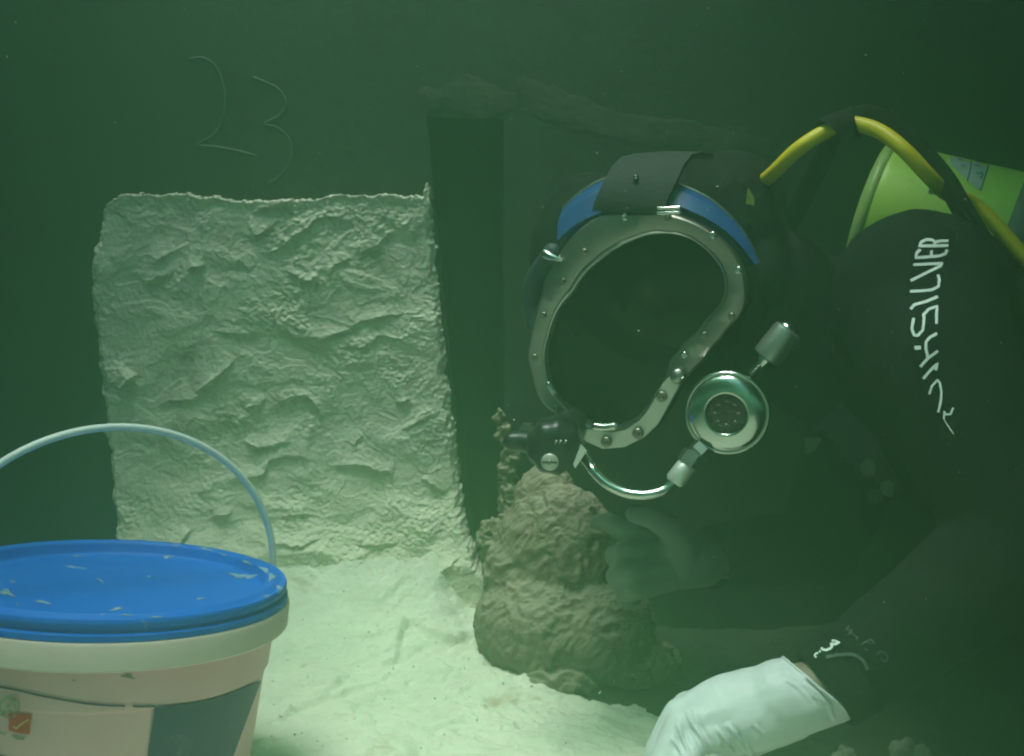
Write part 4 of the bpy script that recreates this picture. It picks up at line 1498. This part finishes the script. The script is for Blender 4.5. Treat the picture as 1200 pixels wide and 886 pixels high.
# ================================================================ hoses
V, Fc = tube_raw(spline([P(870, 236, 1.26), P(890, 216, 1.17), P(905, 204, 1.12), P(935, 175, 1.09), P(966, 155, 1.085), P(990, 146, 1.085), P(1012, 147, 1.075), P(1036, 157, 1.06),
                         P(1062, 178, 1.045), P(1088, 206, 1.048), P(1110, 227, 1.072), P(1138, 238, 1.092), P(1168, 265, 1.085), P(1212, 316, 1.07), P(1262, 372, 1.06), P(1330, 440, 1.06)], 7), .0074, 16, True, True)
tag(obj('yellow_hose', V, Fc, M_yhose), 'yellow air hose arching from behind the mask over the lime tank', 'hose')
V, Fc = tube_raw(spline([P(880, 330, 1.24), P(925, 262, 1.19), P(958, 200, 1.12), P(974, 168, 1.095), P(988, 153, 1.09), P(1012, 134, 1.095), P(1042, 147, 1.085), P(1076, 174, 1.082),
                         P(1106, 208, 1.066), P(1126, 242, 1.042), P(1148, 278, 1.035), P(1180, 316, 1.04), P(1230, 372, 1.04), P(1310, 450, 1.05)], 7), .0098, 16, True, True)
tag(obj('black_hose', V, Fc, M_bhose), 'black hose twisted round the yellow hose and crossing the lime tank', 'hose')
V, Fc = tube_raw(spline([P(969, 158, 1.086), P(976, 153, 1.087), P(995, 147, 1.087), P(1005, 144, 1.084)], 5), [.0165] * 16, 20, False)
tag(obj('hose_wrap', V, Fc, make('black_tape', (.005, .006, .005), (.009, .010, .009), 50, .8, bump=.3, spec=.15)), 'black tape wrap binding the yellow and black hoses at the top of the arch', 'tape')

# ================================================================ drifting silt and haze
V, Fc = [], []
for i in range(1100):
    px_, py_, dd = random.uniform(0, 1200), random.uniform(0, 886), random.uniform(.55, 1.45)
    c = P(px_, py_, dd)
    if c[2] < .12:
        continue
    r = random.choice([.0002, .00025, .0003, .0004, .0006])
    b = len(V)
    ax3 = [nrm(rng.normal(size=3)) * r for _ in range(3)]
    V += [c + ax3[0], c - ax3[0], c + ax3[1], c - ax3[1], c + ax3[2], c - ax3[2]]
    Fc += [(b, b + 2, b + 4), (b + 2, b + 1, b + 4), (b + 1, b + 3, b + 4), (b + 3, b, b + 4), (b + 2, b, b + 5), (b + 1, b + 2, b + 5), (b + 3, b + 1, b + 5), (b, b + 3, b + 5)]
tag(obj('silt_specks', V, Fc, make('silt_speck', (.35, .36, .30), None, rough=.9), smooth=False), kind='stuff')

# loose grains lying on the silt
gxr = rng.uniform(-.36, .16, 420); gyr = rng.uniform(1.02, 1.44, 420)
gzr = floor_h(gxr[None, :], gyr[None, :])[0] + .0145
for nm_, sel, mt_ in (('dark_grains', slice(0, 200), make('dark_grain', (.10, .09, .07), (.2, .17, .12), 200, .9)), ('pale_grains', slice(200, 420), M_sand)):
    V, Fc = [], []
    for x_, y_, z_ in zip(gxr[sel], gyr[sel], gzr[sel]):
        r = random.choice([.0005, .0007, .0009, .0013]) * (1.0 if nm_ == 'dark_grains' else 1.7)
        c = np.array([x_, y_, z_]); b = len(V)
        ax3 = [nrm(rng.normal(size=3)) * r for _ in range(3)]
        V += [c + ax3[0], c - ax3[0], c + ax3[1], c - ax3[1], c + ax3[2], c - ax3[2]]
        Fc += [(b, b + 2, b + 4), (b + 2, b + 1, b + 4), (b + 1, b + 3, b + 4), (b + 3, b, b + 4), (b + 2, b, b + 5), (b + 1, b + 2, b + 5), (b + 3, b + 1, b + 5), (b, b + 3, b + 5)]
    tag(obj(nm_, V, Fc, mt_, smooth=False), kind='stuff')

hm = bpy.data.materials.new('water_haze')
hm.use_nodes = True
nt = hm.node_tree
nt.nodes.remove(nt.nodes['Principled BSDF'])
pv = nt.nodes.new('ShaderNodeVolumePrincipled')
pv.inputs['Color'].default_value = col(HAZE_COLOR)
pv.inputs['Density'].default_value = HAZE_DENSITY
pv.inputs['Anisotropy'].default_value = HAZE_G
pv.inputs['Absorption Color'].default_value = col(HAZE_ABSORB)
nt.links.new(pv.outputs[0], nt.nodes['Material Output'].inputs['Volume'])
x0, x1, y0, y1, z0, z1 = -7.2, 7.2, -7.2, 7.2, -1.4, 2.12
V = [(x, y, z) for z in (z0, z1) for y in (y0, y1) for x in (x0, x1)]
Fc = [(0, 2, 3, 1), (4, 5, 7, 6), (0, 1, 5, 4), (2, 6, 7, 3), (0, 4, 6, 2), (1, 3, 7, 5)]
tag(obj('haze', V, Fc, hm, smooth=False, origin=(0, 0, 0)), kind='stuff')
